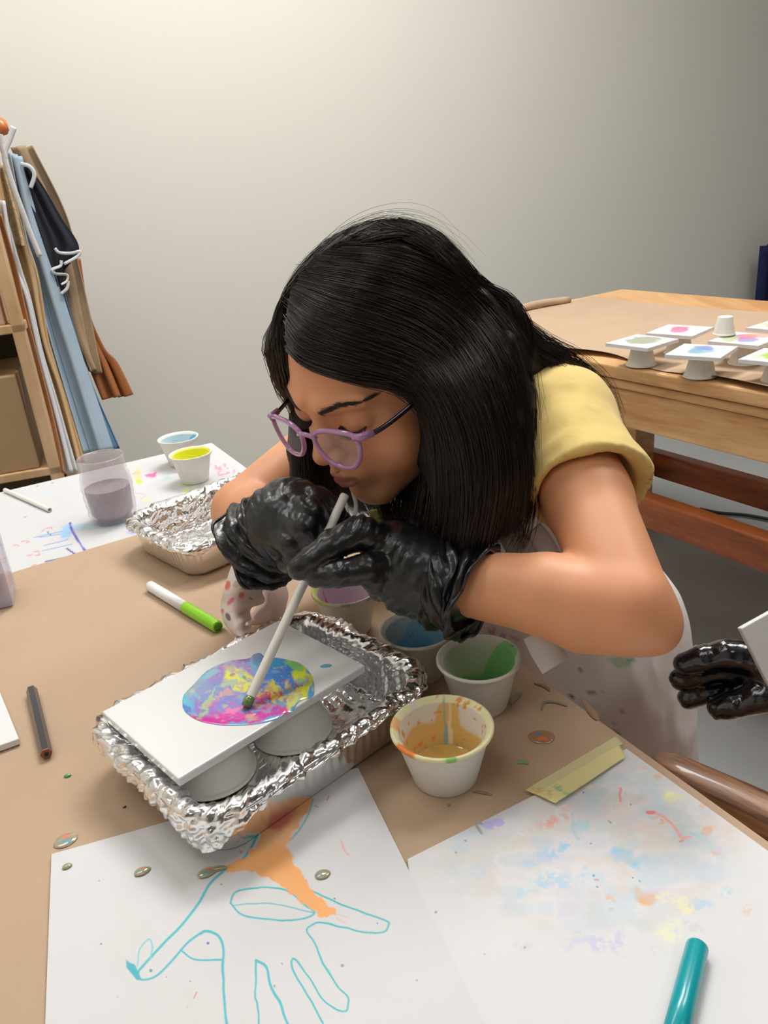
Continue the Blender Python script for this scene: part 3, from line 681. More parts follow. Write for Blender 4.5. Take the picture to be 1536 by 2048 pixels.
# the tile
zt = .8075
tc = [T(x, y, zt) for x, y in ((203, 1423), (356, 1558), (730, 1330), (556, 1243))]
tc[3] = tc[0]+tc[2]-tc[1]*1.0
cen = sum(tc)/4
Tt = thing('ceramic_tile', 'white tile with a puddle of swirled rainbow paint, resting in the foil tray', 'tile', (cen[0], cen[1], .8005))
ex = tc[2]-tc[1]; ey = tc[0]-tc[1]; lx, ly = np.linalg.norm(ex), np.linalg.norm(ey)
V, F = prism([p[:2] for p in (tc[1], tc[2], tc[3], tc[0])], .8005, zt); o = mk('tile_body', V, F, M_tile, Tt, False); bevel(o, .0012, 3)
k3 = 700/1536
Z3 = lambda L: zpx(L, 160, 1200, k3)
pool = crom(np.array(Z3([(450, 470), (455, 420), (500, 370), (560, 310), (650, 270), (740, 257), (762, 240), (790, 234), (815, 250), (870, 255), (960, 275), (1010, 320), (1028, 380), (1020, 425), (960, 450), (932, 492), (900, 500), (860, 525), (780, 545), (680, 552), (600, 548), (520, 530), (470, 500), (450, 470)])), 160)[:-1]
W3 = np.array([T(x, y, zt) for x, y in pool]); cp = W3.mean(0)
n = 150; R_ = np.linspace(0, 1, n)[:, None, None]; V = (cp+(W3-cp)[None]*R_).reshape(-1, 3)
rr2 = np.repeat(np.linspace(0, 1, n), len(W3)); V[:, 2] = zt+.0002+.0012*np.clip(1-rr2**8, 0, 1)**.5
P = Paint(PX(V), srgb(95, 170, 225))
wv = np.stack([fbm(P.P3, .020, 4, 2)-.5, fbm(P.P3, .020, 4, 9)-.5], -1)*36; wv2 = np.stack([fbm(P.P3, .09, 3, 2)-.5, fbm(P.P3, .09, 3, 9)-.5], -1)*24
P.P = P.P+wv+wv2
def zb(x, y, rx, ry, col, a=1., an=0, nz=.25, th=None, sc=.05, soft=.3): P.blot(Z3([(x, y)])[0], (rx*k3, ry*k3), srgb(*col), a, an, nz, sc, x*.013, soft, th)
CY, MG, YE, PU, BL, TQ, PK = (60, 195, 225), (222, 50, 170), (228, 232, 40), (160, 90, 190), (80, 140, 220), (90, 205, 190), (235, 60, 130)
zb(520, 430, 130, 110, CY); zb(560, 400, 60, 90, TQ, .9); zb(500, 380, 40, 60, (150, 210, 130), .7); zb(700, 290, 170, 40, PU, .9, -.1); zb(640, 330, 90, 60, (190, 90, 180), .8)
zb(700, 400, 240, 130, (140, 120, 210), .75); zb(880, 330, 130, 70, BL, .9); zb(820, 280, 90, 30, (70, 170, 220), .9)
zb(640, 515, 190, 34, MG, 1, .05); zb(840, 490, 110, 34, MG, .95, -.25); zb(560, 470, 60, 40, (150, 100, 200), .8); zb(640, 460, 60, 24, (110, 130, 215), .8)
zb(700, 350, 90, 52, YE, 1, -.1, .35); zb(660, 330, 30, 40, YE, .9); zb(730, 330, 60, 22, (210, 225, 90), .8, 0, .4, .45)
zb(985, 360, 44, 90, YE, .95, .1, .3); zb(960, 300, 50, 22, (150, 220, 120), .9, .3); zb(860, 400, 90, 40, (225, 190, 90), .8, 0, .5, .42); zb(900, 430, 90, 40, (235, 120, 90), .8, -.3, .6, .5); zb(820, 430, 90, 26, PK, .8, -.4, .5, .4)
zb(965, 372, 22, 12, (200, 70, 160), .95, 0, .1); zb(900, 350, 20, 12, PK, .9, 0, .2); zb(920, 400, 110, 60, YE, .7, 0, .6, .52); zb(640, 430, 60, 30, (232, 170, 140), .7, 0, .6, .45)
zb(560, 460, 14, 90, (180, 215, 110), .7, .5, .2); zb(720, 330, 24, 14, (70, 150, 130), .9, .4, .4); zb(660, 345, 10, 8, (40, 130, 120), .9); zb(790, 245, 34, 12, (110, 150, 190), .9, 0, .2)
zb(905, 480, 30, 16, PK, .9, .3, .2); zb(940, 440, 24, 40, (225, 235, 120), .9, .1, .2); zb(740, 470, 26, 22, (50, 140, 110), .8)
for k_, cc_ in enumerate([(235, 225, 120), (90, 130, 215), (230, 90, 160), (110, 205, 215), (170, 110, 205)]):
    m_ = .6*sstep(.655, .70, fbm(P.P3*[1, 1.7, 1], .06, 4, 20+k_*7))*sstep(-6, -16, psd(P.P, pool)); P.lay(m_*.75, srgb(*cc_)); zb(700, 480, 80, 10, (240, 120, 190), .8, -.3)
zb(470, 480, 30, 20, (90, 110, 210), .8); zb(610, 300, 110, 12, (110, 200, 215), .8, -.4)
o = mk('wet_paint', V, gridF(n, len(W3), True), M_wet, Tt, cols=P.C); o['label'] = 'wet rainbow swirl of paint with a magenta edge'
blV = T(652, 1332, zt)
a = np.linspace(0, 2*pi, 24, endpoint=False); V = np.array([blV+[0, 0, .0004]]+[blV+np.array([.0048*math.cos(x), .0026*math.sin(x), .0001]) for x in a]); mk('paint_dot', V, [(0, 1+i, 1+(i+1) % 24) for i in range(24)], mat('dot_blue', srgb(120, 180, 200), .2, coat=1), Tt)['label'] = 'small blue paint dot'

# straws
def straw(A, B, r, label, tip=None):
    A = np.array(A); B = np.array(B); d = (B-A)/np.linalg.norm(B-A)
    t = thing('paper_straw', label, 'straw', A)
    P_ = np.array([A, A+d*.001, (A+B)/2, B-d*.001, B, B-d*.0005, B-d*.03, A+d*.002]); R_ = np.array([r*.98, r, r, r, r*.94, r*.8, r*.78, r*.78])
    t_, N_, B_ = frames(np.array([A, A+d, A+2*d]))
    n = 28; a = np.linspace(0, 2*pi, n, endpoint=False)
    V = (P_[:, None]+R_[:, None, None]*(np.cos(a)[None, :, None]*N_[0]+np.sin(a)[None, :, None]*B_[0])).reshape(-1, 3)
    mk('straw_tube', V, gridF(len(P_), n, True), M_straw, t)
    if tip:
        V, F = tube(np.array([A-d*.0002, A+d*.004, A+d*.008]), np.array([r*1.03, r*1.05, r*1.02]), 20); mk('paint_tip', V, F, mat('green_paint_tip', srgb(*tip), .2, coat=.8, noise=(400, .5, 3)), t)['label'] = 'green paint stain on the straw end'
    return t
SA = T(492, 1413, zt+.003); SB = D(690, 990, .655)
straw(SA, SB, .0037, 'white straw held upright in the black gloves over the painted tile', (110, 150, 80))
straw(T(10, 980, .7545), T(100, 1020, .7545), .0034, 'white straw lying alone on the white paper cover')

# ---------------------------------------------------------------- marker pens, pencil
def pen(A, B, segs, label, name='marker_pen'):
    "segs: (name, material, [(t, radius) ...])"
    A = np.array(A); B = np.array(B); t = thing(name, label, 'pen' if name != 'pencil' else 'pencil', (A[0], A[1], .7515))
    for nm, mt, pr in segs:
        Pp = np.array([A+(B-A)*q for q, r in pr]); k = 6 if name == 'pencil' and nm != 'lead' and nm != 'wood' else 28
        t_, N_, B_ = frames(np.array([A, (A+B)/2, B])); a = np.linspace(0, 2*pi, k, endpoint=False)+(.5236 if k == 6 else 0)
        V = (Pp[:, None]+np.array([r for q, r in pr])[:, None, None]*(np.cos(a)[None, :, None]*N_[0]+np.sin(a)[None, :, None]*B_[0])).reshape(-1, 3)
        F = [tuple(f) for f in gridF(len(pr), k, True)]+[tuple(range(k))[::-1], tuple(range((len(pr)-1)*k, len(pr)*k))]
        mk(nm, V, F, mt, t, smooth=k > 6)
    return t
M_lime = mat('lime_plastic', srgb(140, 212, 20), .3, coat=.4); M_limed = mat('lime_inner', srgb(70, 140, 15), .5); M_teal = mat('teal_plastic', srgb(0, 158, 168), .3, coat=.4)
pen(T(297, 1170, .7575), T(436, 1254, .7575), [('barrel', M_white, [(.02, .0052), (.03, .006), (.6, .006)]), ('end_plug', M_lime, [(0, .003), (.004, .0045), (.025, .005)]), ('cap', M_lime, [(.56, .0064), (.565, .0066), (.99, .0062), (1, .0056)]), ('cap_end', M_limed, [(1.0, .0045), (1.003, .0045)])], 'white marker pen with lime green cap on the brown paper')
pen(T(1396, 1888, .7585), T(1310, 2230, .7585), [('cap', M_teal, [(0, .0040), (.012, .0056), (.025, .0060), (.4, .0062), (.75, .0062)]), ('barrel', M_white, [(.75, .0057), (1.0, .0057)])], 'teal capped marker lying on the smeared painting paper')
M_blk = mat('pencil_lacquer', srgb(32, 34, 44), .25, coat=.5); M_pw = mat('cedar', srgb(196, 150, 120), .6)
pen(T(62, 1375, .7565), T(93, 1508, .7565), [('shaft', M_blk, [(.04, .0046), (.05, .0048), (.985, .0048)]), ('wood', M_pw, [(.0, .0012), (.045, .0040)]), ('end_wood', mat('cedar_dark', srgb(140, 84, 66), .6), [(.985, .0048), (1, .0047)]), ('lead', mat('graphite', srgb(40, 26, 24), .4), [(.9, .0018), (1.004, .0018)])], 'black hexagonal pencil lying on the brown paper', 'pencil')

# blank tile at the picture edge
c0 = T(38, 1477, .758); V, F = prism([p[:2] for p in (c0, T(0, 1398, .758)+[-.01, .02, 0], T(-150, 1480, .758), T(-60, 1512, .758))], .752, .758)
o = mk('ceramic_tile', V, F, M_tile, smooth=False); bevel(o, .0008); tag(o, 'blank white tile lying flat on the brown paper beside the pencil', 'tile')

# ---------------------------------------------------------------- jar
jp = T(229, 1036, .752); t = thing('glass_jar', 'quilted glass jar with murky grey paint water', 'jar', jp)
H = .092; R = .034
prof = [(0, .002), (.024, 0), (.0285, .001), (.031, .006)]+[(R*(.93+.07*k), .006+.05*k) for k in np.linspace(.1, 1, 20)]+[(R, .06), (R*.97, .066), (R*.9, .070), (R*.93, .0715), (R*.93, .074), (R*.9, .0755), (R*.93, .079), (R*.90, .081), (R*.93, .088), (R*.93, .0905), (R*.90, H), (R*.84, .0905), (R*.83, .070), (R*.88, .062)]+[(R*(.86+.05*k), .006+.05*k) for k in np.linspace(1, .1, 8)]+[(.024, .006), (0, .005)]
V, F = lathe(prof, 144); a = np.arctan2(V[:, 1], V[:, 0]); z = V[:, 2]; row = np.arange(len(V))//144
q = np.abs(np.sin(a*7+z*130))*np.abs(np.sin(a*7-z*130)); w = (row > 3) & (row < 25)
V = V.copy(); V[w, :2] *= (1+.075*(q[w]-.4)*sstep(.004, .012, z[w])*(1-sstep(.052, .062, z[w])))[:, None]
mk('glass', V, F, M_glass, t, world=False)
V, F = lathe([(0, .0065), (.0240, .0068), (.0282, .012), (.0300, .035), (.0305, .048), (.0298, .0484), (0, .0482)], 72)
mk('paint_water', V, F, mat('murky_water', srgb(150, 138, 152), .25, coat=.5, noise=(30, .15, 3)), t, world=False)['label'] = 'murky grey purple water'

# ---------------------------------------------------------------- clear marker box at the edge of the picture
t = thing('pen_box', 'clear lilac plastic pen box standing on the brown paper by the white cover', 'box', T(20, 1200, .752))
A = T(26, 1212, .752); ux = np.array([-.9, -.30, 0]); ux /= np.linalg.norm(ux); uy = np.array([-ux[1], ux[0], 0])*-1
if uy[1] < 0: uy = -uy
for (c_, s_, nm) in (((.06, .0, .004), (.12, .05, .006), 'base'), ((.0, .0, .042), (.003, .05, .08), 'side_panel'), ((.06, -.024, .022), (.12, .002, .042), 'front_panel'), ((.06, .024, .042), (.12, .002, .08), 'back_panel')):
    c3 = A+ux*c_[0]+uy*(c_[1]+.024)+Zu*c_[2]; V, F = boxm(c3, s_, (ux, uy, Zu)); bevel(mk(nm, V, F, M_clear, t, False), .0008)
for k in range(3):
    pa = A+ux*(.017+.022*k)+uy*.02+Zu*.01
    V, F = lathe([(0, 0), (.0085, 0), (.0095, .003), (.0095, .05), (.006, .056), (.006, .064), (0, .064)], 24)
    tb = thing('paint_bottle', 'small bottle with cream label standing in the clear pen box, %s' % ('next to its side panel', 'between two others', 'innermost')[k], 'bottle', pa, group='bottles in the pen box')
    mk('body', V, F, mat('bottle_body%d' % k, srgb(92, 70, 66), .3), tb, world=False)
    V, F = lathe([(.0098, .012), (.0099, .012), (.0099, .042), (.0098, .042)], 24); mk('paper_label', V, F, mat('cream_label%d' % k, srgb(226, 216, 200), .6), tb, world=False)['label'] = 'cream label band'

# ---------------------------------------------------------------- second table
N0 = np.array([.455, 1.754, 0])
U2 = np.array([.50, -.866, 0]); V2 = np.array([.866, .50, 0])
def T2(s_, t_, z=0): return N0+U2*s_+V2*t_+Zu*z
L0, L1, W2 = -.60, 1.5, .80
t = thing('workbench', 'heavy pine workbench with a brown paper cover and lower rails', 'table', T2((L0+L1)/2, W2/2))
def bx2(nm, s0_, s1_, t0_, t1_, z0, z1, m_):
    V, F = boxm(T2((s0_+s1_)/2, (t0_+t1_)/2, (z0+z1)/2), (s1_-s0_, t1_-t0_, z1-z0), (U2, V2, Zu)); return bevel(mk(nm, V, F, m_, t, False), .004)
bx2('benchtop', L0, L1, 0, W2, .722, .75, M_wood); bx2('bench_underlayer', L0+.01, L1-.01, .008, W2-.01, .700, .719, M_wood)
bx2('apron_board', L0+.02, L1-.02, .016, .055, .615, .698, M_wood)
bx2('apron_board', L0+.02, L1-.02, W2-.055, W2-.016, .615, .698, M_wood)
for s_ in (L0+.12, L1-.2):
    for t_ in (.06, W2-.15): bx2('leg', s_, s_+.09, t_, t_+.09, 0, .698, M_wood)
bx2('lower_rail', L0+.05, L1-.05, .02, .06, .395, .465, M_woodd)
bx2('lower_rail', L0+.05, L1-.05, W2-.06, W2-.02, .165, .25, M_woodd)
# its paper
ss = np.linspace(L0+.03, L1, 200); tn = np.linspace(0, 1, 60); Sg, Tg = np.meshgrid(ss, tn, indexing='ij')
ed = .022+.016*np.sin(ss*9+1)+.01*np.sin(ss*23); far = W2-.16+.02*np.sin(ss*5); Tv = ed[:, None]*(1-Tg)+far[:, None]*Tg
V = (N0+Sg[..., None]*U2+Tv[..., None]*V2).reshape(-1, 3); lift = np.exp(-(Tg.ravel()*14))*(.012*(.5+.5*np.sin(Sg.ravel()*13+2)))
V[:, 2] = .7515+lift+.0012*fbm(V*[1, 1, 0], 9, 3)
o = mk('kraft_paper', V, gridF(200, 60), M_kraft); tag(o, 'brown kraft paper with a curled edge on the pine workbench', 'paper')
V, F = tube(crom(np.array([T2(L0+.04, .30, .76), T2(L0+.035, .40, .765), T2(L0+.045, .52, .76)]), 12), .011, 12); o = mk('paper_roll_edge', V, F, M_kraft); tag(o, 'curled brown paper end at the far corner of the workbench', 'paper')
# tiles on upturned cups
def small_tile(cs, center, rot, cols, label, wcup=True, seed=0, cupname=''):
    c_ = T(*center, .802); s_ = .051; ca, sa = math.cos(rot), math.sin(rot); ex_ = np.array([ca, sa, 0]); ey_ = np.array([-sa, ca, 0])
    n_ = 60; V, F = quadgrid(c_-ex_*s_-ey_*s_, c_+ex_*s_-ey_*s_, c_+ex_*s_+ey_*s_, c_-ex_*s_+ey_*s_, n_, n_); nv = len(V)
    Vb, Fb = boxm(c_-Zu*.0035, (2*s_+.0006, 2*s_+.0006, .0065), (ex_, ey_, Zu))
    P = Paint(np.stack([(V-c_)@ex_, (V-c_)@ey_], -1)*1000, srgb(238, 238, 240))
    for (x, y, rx, ry, cc, a_) in cols: P.blot((x, y), (rx, ry), srgb(*cc), a_, .3, .6, .06, seed+x*.1, .3)
    Va = np.concatenate([V, Vb]); Fa = [tuple(f) for f in F]+[tuple(i+nv for i in f) for f in Fb]
    o = mk('ceramic_tile', Va, Fa, M_tilec, smooth=False, cols=np.concatenate([P.C, np.tile(srgb(238, 238, 240), (8, 1))])); tag(o, label, 'tile', 'painted tiles on the workbench')
    if wcup: cup(0, 0, .031, .043, 'upturned paper cup under '+cupname, loc=(c_[0], c_[1], .7525), inv=True, group='upturned cups under tiles')
    return c_
ro = math.atan2(.056, .081)
small_tile(0, (1284, 682), ro, [(6, 0, 40, 38, (176, 182, 160), 1), (20, 10, 26, 26, (176, 182, 160), 1)], 'tile with a grey olive paint square, beside the table edge on the workbench', seed=1, cupname='the grey olive tile')
small_tile(0, (1360, 660), ro+.15, [(8, 4, 30, 20, (238, 110, 160), .9), (-10, 0, 20, 14, (245, 150, 185), .9)], 'tile with a pink paint blot on the workbench', seed=2, cupname='the pink blotted tile')
small_tile(0, (1403, 701), ro+.25, [(0, 0, 30, 26, (150, 195, 225), .8), (20, 4, 22, 20, (130, 150, 220), .8), (-8, 10, 20, 14, (130, 190, 210), .8)], 'tile with a light blue and violet wash on the workbench', seed=3, cupname='the blue washed tile')
cD = small_tile(0, (1492, 677), ro+.05, [(-10, -10, 30, 20, (170, 160, 220), .8), (15, 10, 30, 20, (230, 100, 180), .8), (-10, 25, 26, 16, (180, 205, 140), .8), (30, -5, 20, 30, (240, 170, 140), .7)], 'multicoloured tile with a small upturned cup standing on it', seed=4, cupname='the multicoloured tile')
small_tile(0, (1560, 712), ro+.1, [(0, 0, 42, 42, (190, 222, 100), 1)], 'tile covered in lime green paint, nearest the long bench edge', seed=5, cupname='the lime green tile')
small_tile(0, (1566, 651), ro, [(0, 0, 44, 44, (238, 210, 120), 1)], 'tile covered in yellow paint at the far end of the row', seed=6, cupname='the yellow tile')
q = T(1448, 669, .804); cup(0, 0, .022, .036, 'small white cup upside down on the multicoloured tile', loc=(q[0], q[1], .8045), inv=True)
# floor cord
V, F = tube(crom(np.array([T(1400, 1018, .01), T(1440, 1026, .01), T(1490, 1030, .01), T(1560, 1042, .01), T(1640, 1050, .01)]), 30), .006, 8); o = mk('power_cord', V, F, M_black); tag(o, 'black cord lying on the floor under the workbench', 'cord')
# navy curtain by the right of the wall
cA = TB(sB+.10, 0); x0 = T(1500, 603, .75)
qd = ray(1522, 540); k_ = ((TB(sB+.12, 0)-CAM)@U1)/(qd@U1); pb = CAM+qd*k_
tcur = st(pb)[1]
Sx = np.linspace(0, .32, 60); V = []
for z in np.linspace(.02, 2.2, 14): V += [TB(sB+.10+.025*math.sin(x*45), tcur+x, z) if z < pb[2]+.02 else TB(sB+.10+.025*math.sin(x*45), tcur+x, pb[2]+.1) for x in Sx]
zz = np.repeat(np.linspace(.02, pb[2]+.12, 14), 60); V = np.array(V); V[:, 2] = zz
o = mk('fabric_screen', V, gridF(14, 60), mat('navy_cloth', srgb(18, 26, 74), .85)); solidify(o, .006); tag(o, 'navy blue folded cloth screen against the wall behind the workbench', 'screen')

# ---------------------------------------------------------------- chair by the table
CH = np.array([.0, 0, 0]); M_seat = M_chair
p0 = D(1288, 1512, .70); p1 = D(1545, 1665, .70)
t = thing('wooden_chair', 'dark stained wooden chair with a rounded top rail beside the table', 'chair', (p1[0]+.05, p1[1]-.05, 0))
zr = .733
a0 = T(1288, 1501, zr); a1 = T(1600, 1656, zr)
dr = (a1-a0)/np.linalg.norm(a1-a0); nr = np.array([-dr[1], dr[0], 0]); nr = nr if nr[0] > 0 else -nr
if True:
    n_ = 40; Ls = np.linspace(0, .42, n_); rings = []
    for L_ in Ls:
        e = min(L_/.030, (.42-L_)/.030, 1); w_ = .5+.5*math.sqrt(max(0, 1-(1-e)**2)); bow = .02*math.sin(L_/.42*pi)
        c_ = a0+dr*L_+nr*(bow*.6-.004)-Zu*.03; hz, hx = .036*w_, .0125
        cr = []; hx = .018
        for k in range(20):
            th_ = k/20*2*pi; x_ = math.copysign(abs(math.cos(th_))**.6, math.cos(th_))*hx; z_ = math.copysign(abs(math.sin(th_))**.5, math.sin(th_))*hz
            cr.append(c_+nr*x_+Zu*z_)
        rings.append(cr)
    V = np.array(rings).reshape(-1, 3); F = [tuple(f) for f in gridF(n_, 20, True)]+[tuple(range(20))[::-1], tuple(range((n_-1)*20, n_*20))]
    # local frame with x along the rail so that the grain runs along it
    o = mk('top_rail', (V-a0)@np.array([dr, nr, Zu]).T, F, M_chair, t, world=False)
    o.matrix_local = Matrix(((dr[0], nr[0], 0, a0[0]-t.location.x), (dr[1], nr[1], 0, a0[1]-t.location.y), (0, 0, 1, a0[2]), (0, 0, 0, 1)))
    for L_ in (.05, .37):
        c_ = a0+dr*L_+nr*.01
        V, F = tube([c_+Zu*(-.735+.01), c_+Zu*(-.06)], [.017, .016], 14); mk('post', V, F, M_chair, t)
    for L_ in (.13, .21, .29):
        c_ = a0+dr*L_+nr*.012; V, F = tube([c_+Zu*(-.29), c_+Zu*(-.055)], .009, 10); mk('spindle', V, F, M_chair, t)
    sc_ = a0+dr*.21+nr*.215; V, F = boxm((sc_[0], sc_[1], .44), (.40, .40, .03), (dr, nr, Zu)); bevel(mk('seat', V, F, M_chair, t, False), .012, 3)
    for L_ in (.05, .37):
        c_ = a0+dr*L_+nr*.385; V, F = tube([(c_[0], c_[1], .002), (c_[0], c_[1], .43)], [.014, .018], 14); mk('leg', V, F, M_chair, t)
    b_ = T(1545, 1585, .70); V, F = boxm(b_+nr*.02-Zu*.012, (.16, .022, .024), (dr, nr, Zu)); 
# ---------------------------------------------------------------- shelf unit with hanging aprons
M_ply = wood('shelf_ply', srgb(224, 190, 150), srgb(196, 156, 112), (3, 3, .8), .6, 3, 0)
M_box = mat('cardboard', srgb(178, 148, 112), .8, noise=(6, .1, 4)); M_boxl = mat('light_cardboard', srgb(214, 184, 154), .8, noise=(6, .08, 4))
pc = D(118, 925, 2.28); pt = pc.copy()             # near right post of the unit
dx = np.array([-.90, -.25, 0]); dx /= np.linalg.norm(dx); dy = np.array([.25, -.90, 0])*-1; dy /= np.linalg.norm(dy)
if dy[1] < 0: dy = -dy
UW, UD, UH = .9, .38, 1.42
t = thing('shelf_unit', 'pale wooden shelf unit with boxes behind the work table', 'shelf', (pc[0], pc[1], 0))
def bxs(nm, x0_, x1_, y0_, y1_, z0, z1, m_, par=None):
    V, F = boxm((pc[0], pc[1], 0)+dx*(x0_+x1_)/2+dy*(y0_+y1_)/2+Zu*(z0+z1)/2, (abs(x1_-x0_), abs(y1_-y0_), z1-z0), (dx, dy, Zu)); return bevel(mk(nm, V, F, m_, par or t, False), .003)
for x in (0, UW-.03):
    for y in (0, UD-.04): bxs('post', x, x+.03, y, y+.04, 0, UH, M_ply)
def zat(px, py):  # height at which the view ray passes the unit's front plane
    d = ray(px, py); k = ((np.array([pc[0], pc[1], 0])-CAM)@dy)/(d@dy); return (CAM+d*k)[2]
zs = [zat(40, 945), zat(20, 650), zat(5, 400), UH-.02]
for z in [.15]+zs: bxs('shelf', .0, UW, .0, UD, z-.022, z, M_ply)
bxs('back_panel', 0, UW, UD-.004, UD+.006, .1, UH, mat('dark_back', srgb(84, 72, 60), .8))
def box_on(nm, lab, x0_, x1_, y0_, y1_, z0, z1, m_, cat='box', grp='cardboard boxes on the shelf unit'):
    V, F = boxm((pc[0], pc[1], 0)+dx*(x0_+x1_)/2+dy*(y0_+y1_)/2+Zu*(z0+z1)/2, (abs(x1_-x0_), abs(y1_-y0_), z1-z0), (dx, dy, Zu)); o = mk(nm, V, F, m_, None, False); bevel(o, .004); return tag(o, lab, cat, grp)
z0 = zs[0]; box_on('cardboard_box', 'brown cardboard box on the lowest visible shelf', .05, .175, .01, .30, z0, zat(40, 750), M_box)
zb_ = zs[1]; box_on('cardboard_box', 'pale cardboard box on the middle shelf, lower of two', .04, .30, .01, .30, zb_, zat(10, 570), M_boxl)
box_on('cardboard_box', 'pale cardboard box on the middle shelf, upper of two', .04, .30, .02, .30, zat(10, 570)+.002, zat(5, 450), M_boxl)
plaid = mat('plaid_wool', srgb(60, 26, 44), .9, noise=(22, .7, 2, (1, 1, 1)), ntint=srgb(24, 30, 44))
box_on('folded_blanket', 'dark red and navy plaid blanket beside the brown box', .18, .40, .01, .28, z0, zat(20, 790), plaid, 'blanket', None)
box_on('folded_cloth', 'white folded cloth beside the plaid blanket', .405, .55, .01, .28, z0, zat(20, 840), M_white, 'cloth', None)
# hanging aprons: control rows of (left px, right px) at heights
def apron(name, rows, dist, mt, label, th=.003, amp=.010, cat='apron', hem=None, grp='aprons hanging at the shelf unit', seed=0, bow=.016):
    C = []
    for (xl, yl, xr, yr) in rows:
        C.append([D(xl+(xr-xl)*k, yl+(yr-yl)*k, dist+bow*math.sin(k*9+seed)) for k in np.linspace(0, 1, 5)])
    n_, m_ = 80, 40; V, F = patch(C, n_, m_)
    u = np.tile(np.linspace(0, 1, m_), n_); N = vnormals(V, F)
    V = V+N*(amp*np.sin(u*17+seed+2*fbm(V, 3, 2)))[:, None]
    o = mk(name, V, F, mt); solidify(o, th); return tag(o, label, cat, grp)
Z5 = lambda x, y: (x*300/808, 220+y*300/808)
def rows(L): return [Z5(a, b)+Z5(c, d) for a, b, c, d in L]
M_den = mat('light_denim', srgb(176, 196, 212), .85, noise=(8, .14, 4), bump=(200, .2, .001)); M_blue = mat('mid_blue_cloth', srgb(96, 132, 168), .85, noise=(8, .1, 3))
M_bc = mat('black_cloth', srgb(34, 38, 48), .85); M_wc = mat('white_cloth', srgb(222, 224, 226), .85, bump=(30, .2, .004)); M_tan = mat('tan_cloth', srgb(214, 180, 132), .85, noise=(10, .1, 3)); M_lea = mat('brown_leather', srgb(178, 110, 62), .5, noise=(12, .3, 4), bump=(20, .4, .006)); M_lin = mat('linen', srgb(178, 152, 120), .85, noise=(14, .18, 4)); M_rust = mat('rust_cloth', srgb(190, 138, 96), .85, noise=(8, .12, 3))
apron('hanging_apron', rows([(300, 760, 420, 800), (330, 950, 470, 1080), (400, 1160, 560, 1280), (470, 1380, 630, 1360), (545, 1560, 712, 1535)]), 2.44, M_lea, 'brown leather apron hanging nearest the wall', amp=.012, seed=1)
apron('hanging_apron', rows([(80, 195, 150, 200), (240, 560, 330, 560), (330, 820, 400, 840), (400, 1160, 480, 1180), (500, 1400, 530, 1420)]), 2.42, M_lin, 'beige linen apron hanging between the leather and blue ones', amp=.012, seed=2)
apron('hanging_apron', rows([(60, 240, 110, 300), (180, 600, 260, 640), (270, 960, 350, 1010), (380, 1400, 470, 1420), (560, 1830, 640, 1825)]), 2.40, M_blue, 'mid blue apron hanging behind the light blue denim one', seed=3)
apron('hanging_apron', rows([(90, 280, 150, 290), (130, 420, 250, 440), (180, 560, 330, 580), (235, 720, 425, 745), (290, 880, 345, 870), (310, 950, 345, 980)]), 2.372, M_bc, 'black apron with white piping hanging beside the wall', amp=.003, seed=4, bow=.004)
apron('hanging_apron', rows([(50, 230, 100, 250), (110, 540, 190, 600), (180, 860, 290, 900), (260, 1200, 400, 1230), (340, 1480, 490, 1500), (450, 1850, 600, 1830)]), 2.36, M_den, 'light blue denim apron hanging in the middle of the row', amp=.008, seed=5)
apron('hanging_apron', rows([(0, 290, 40, 330), (60, 560, 110, 640), (125, 860, 200, 900), (200, 1200, 260, 1280), (300, 1500, 350, 1560), (390, 1900, 450, 1900)]), 2.34, M_tan, 'tan canvas apron hanging behind the white one', amp=.006, seed=6)
apron('hanging_apron', rows([(0, 480, 20, 500), (15, 820, 110, 830), (110, 1000, 165, 1010), (175, 1300, 240, 1320), (250, 1600, 330, 1620), (340, 1960, 420, 1950)]), 2.32, M_wc, 'long white apron hanging closest to the shelf unit', amp=.006, seed=7)
apron('hanging_apron', rows([(-40, 560, -2, 560), (10, 830, 80, 850), (60, 1050, 130, 1080), (120, 1350, 210, 1380), (240, 1690, 290, 1700), (290, 1900, 340, 1960)]), 2.30, M_rust, 'rust brown cloth apron hanging at the shelf post', amp=.006, seed=8)
apron('lace_cloth', rows([(0, 300, 30, 330), (30, 450, 75, 470), (60, 600, 120, 620), (90, 720, 145, 745)]), 2.325, mat('lace', srgb(214, 190, 152), .9, noise=(90, .4, 2), bump=(120, .8, .004)), 'cream lace cloth hanging over the aprons', cat='cloth', amp=.004, grp=None)
def strip(L, w, mt, label, dist, name='apron_strap', cat='strap'):
    P_ = crom(np.array([D(*Z5(a, b), dist) for a, b in L]), 40); V, F = tube(P_, w, 8, True, .35); o = mk(name, V, F, mt); return o
bl = [o for o in COL.objects if o.get('label', '').startswith('black apron')][0]; wa = [o for o in COL.objects if o.get('label', '').startswith('long white')][0]
for L, w in (([(110, 290), (160, 305), (185, 350), (165, 420)], .005), ([(295, 745), (320, 768), (380, 772), (430, 762), (415, 790), (345, 830)], .004), ([(330, 810), (325, 840), (280, 860), (300, 882), (360, 888), (360, 920), (330, 940)], .004), ([(330, 990), (362, 960), (368, 920)], .004)):
    o = strip(L, w, M_wc, '', 2.36); o.name = 'piping'; o.parent = bl; o['label'] = 'white piping'
for L, w in (([(75, 90), (50, 160), (25, 240), (60, 380), (110, 520), (170, 680), (215, 790)], .007), ([(0, 130), (10, 200), (30, 260)], .006)):
    o = strip(L, w, M_wc, '', 2.31); o.name = 'strap'; o.parent = wa
tg = thing('coat_peg', 'orange wooden peg with a steel hook above the hanging aprons', 'peg', D(*Z5(5, 95), 2.34))
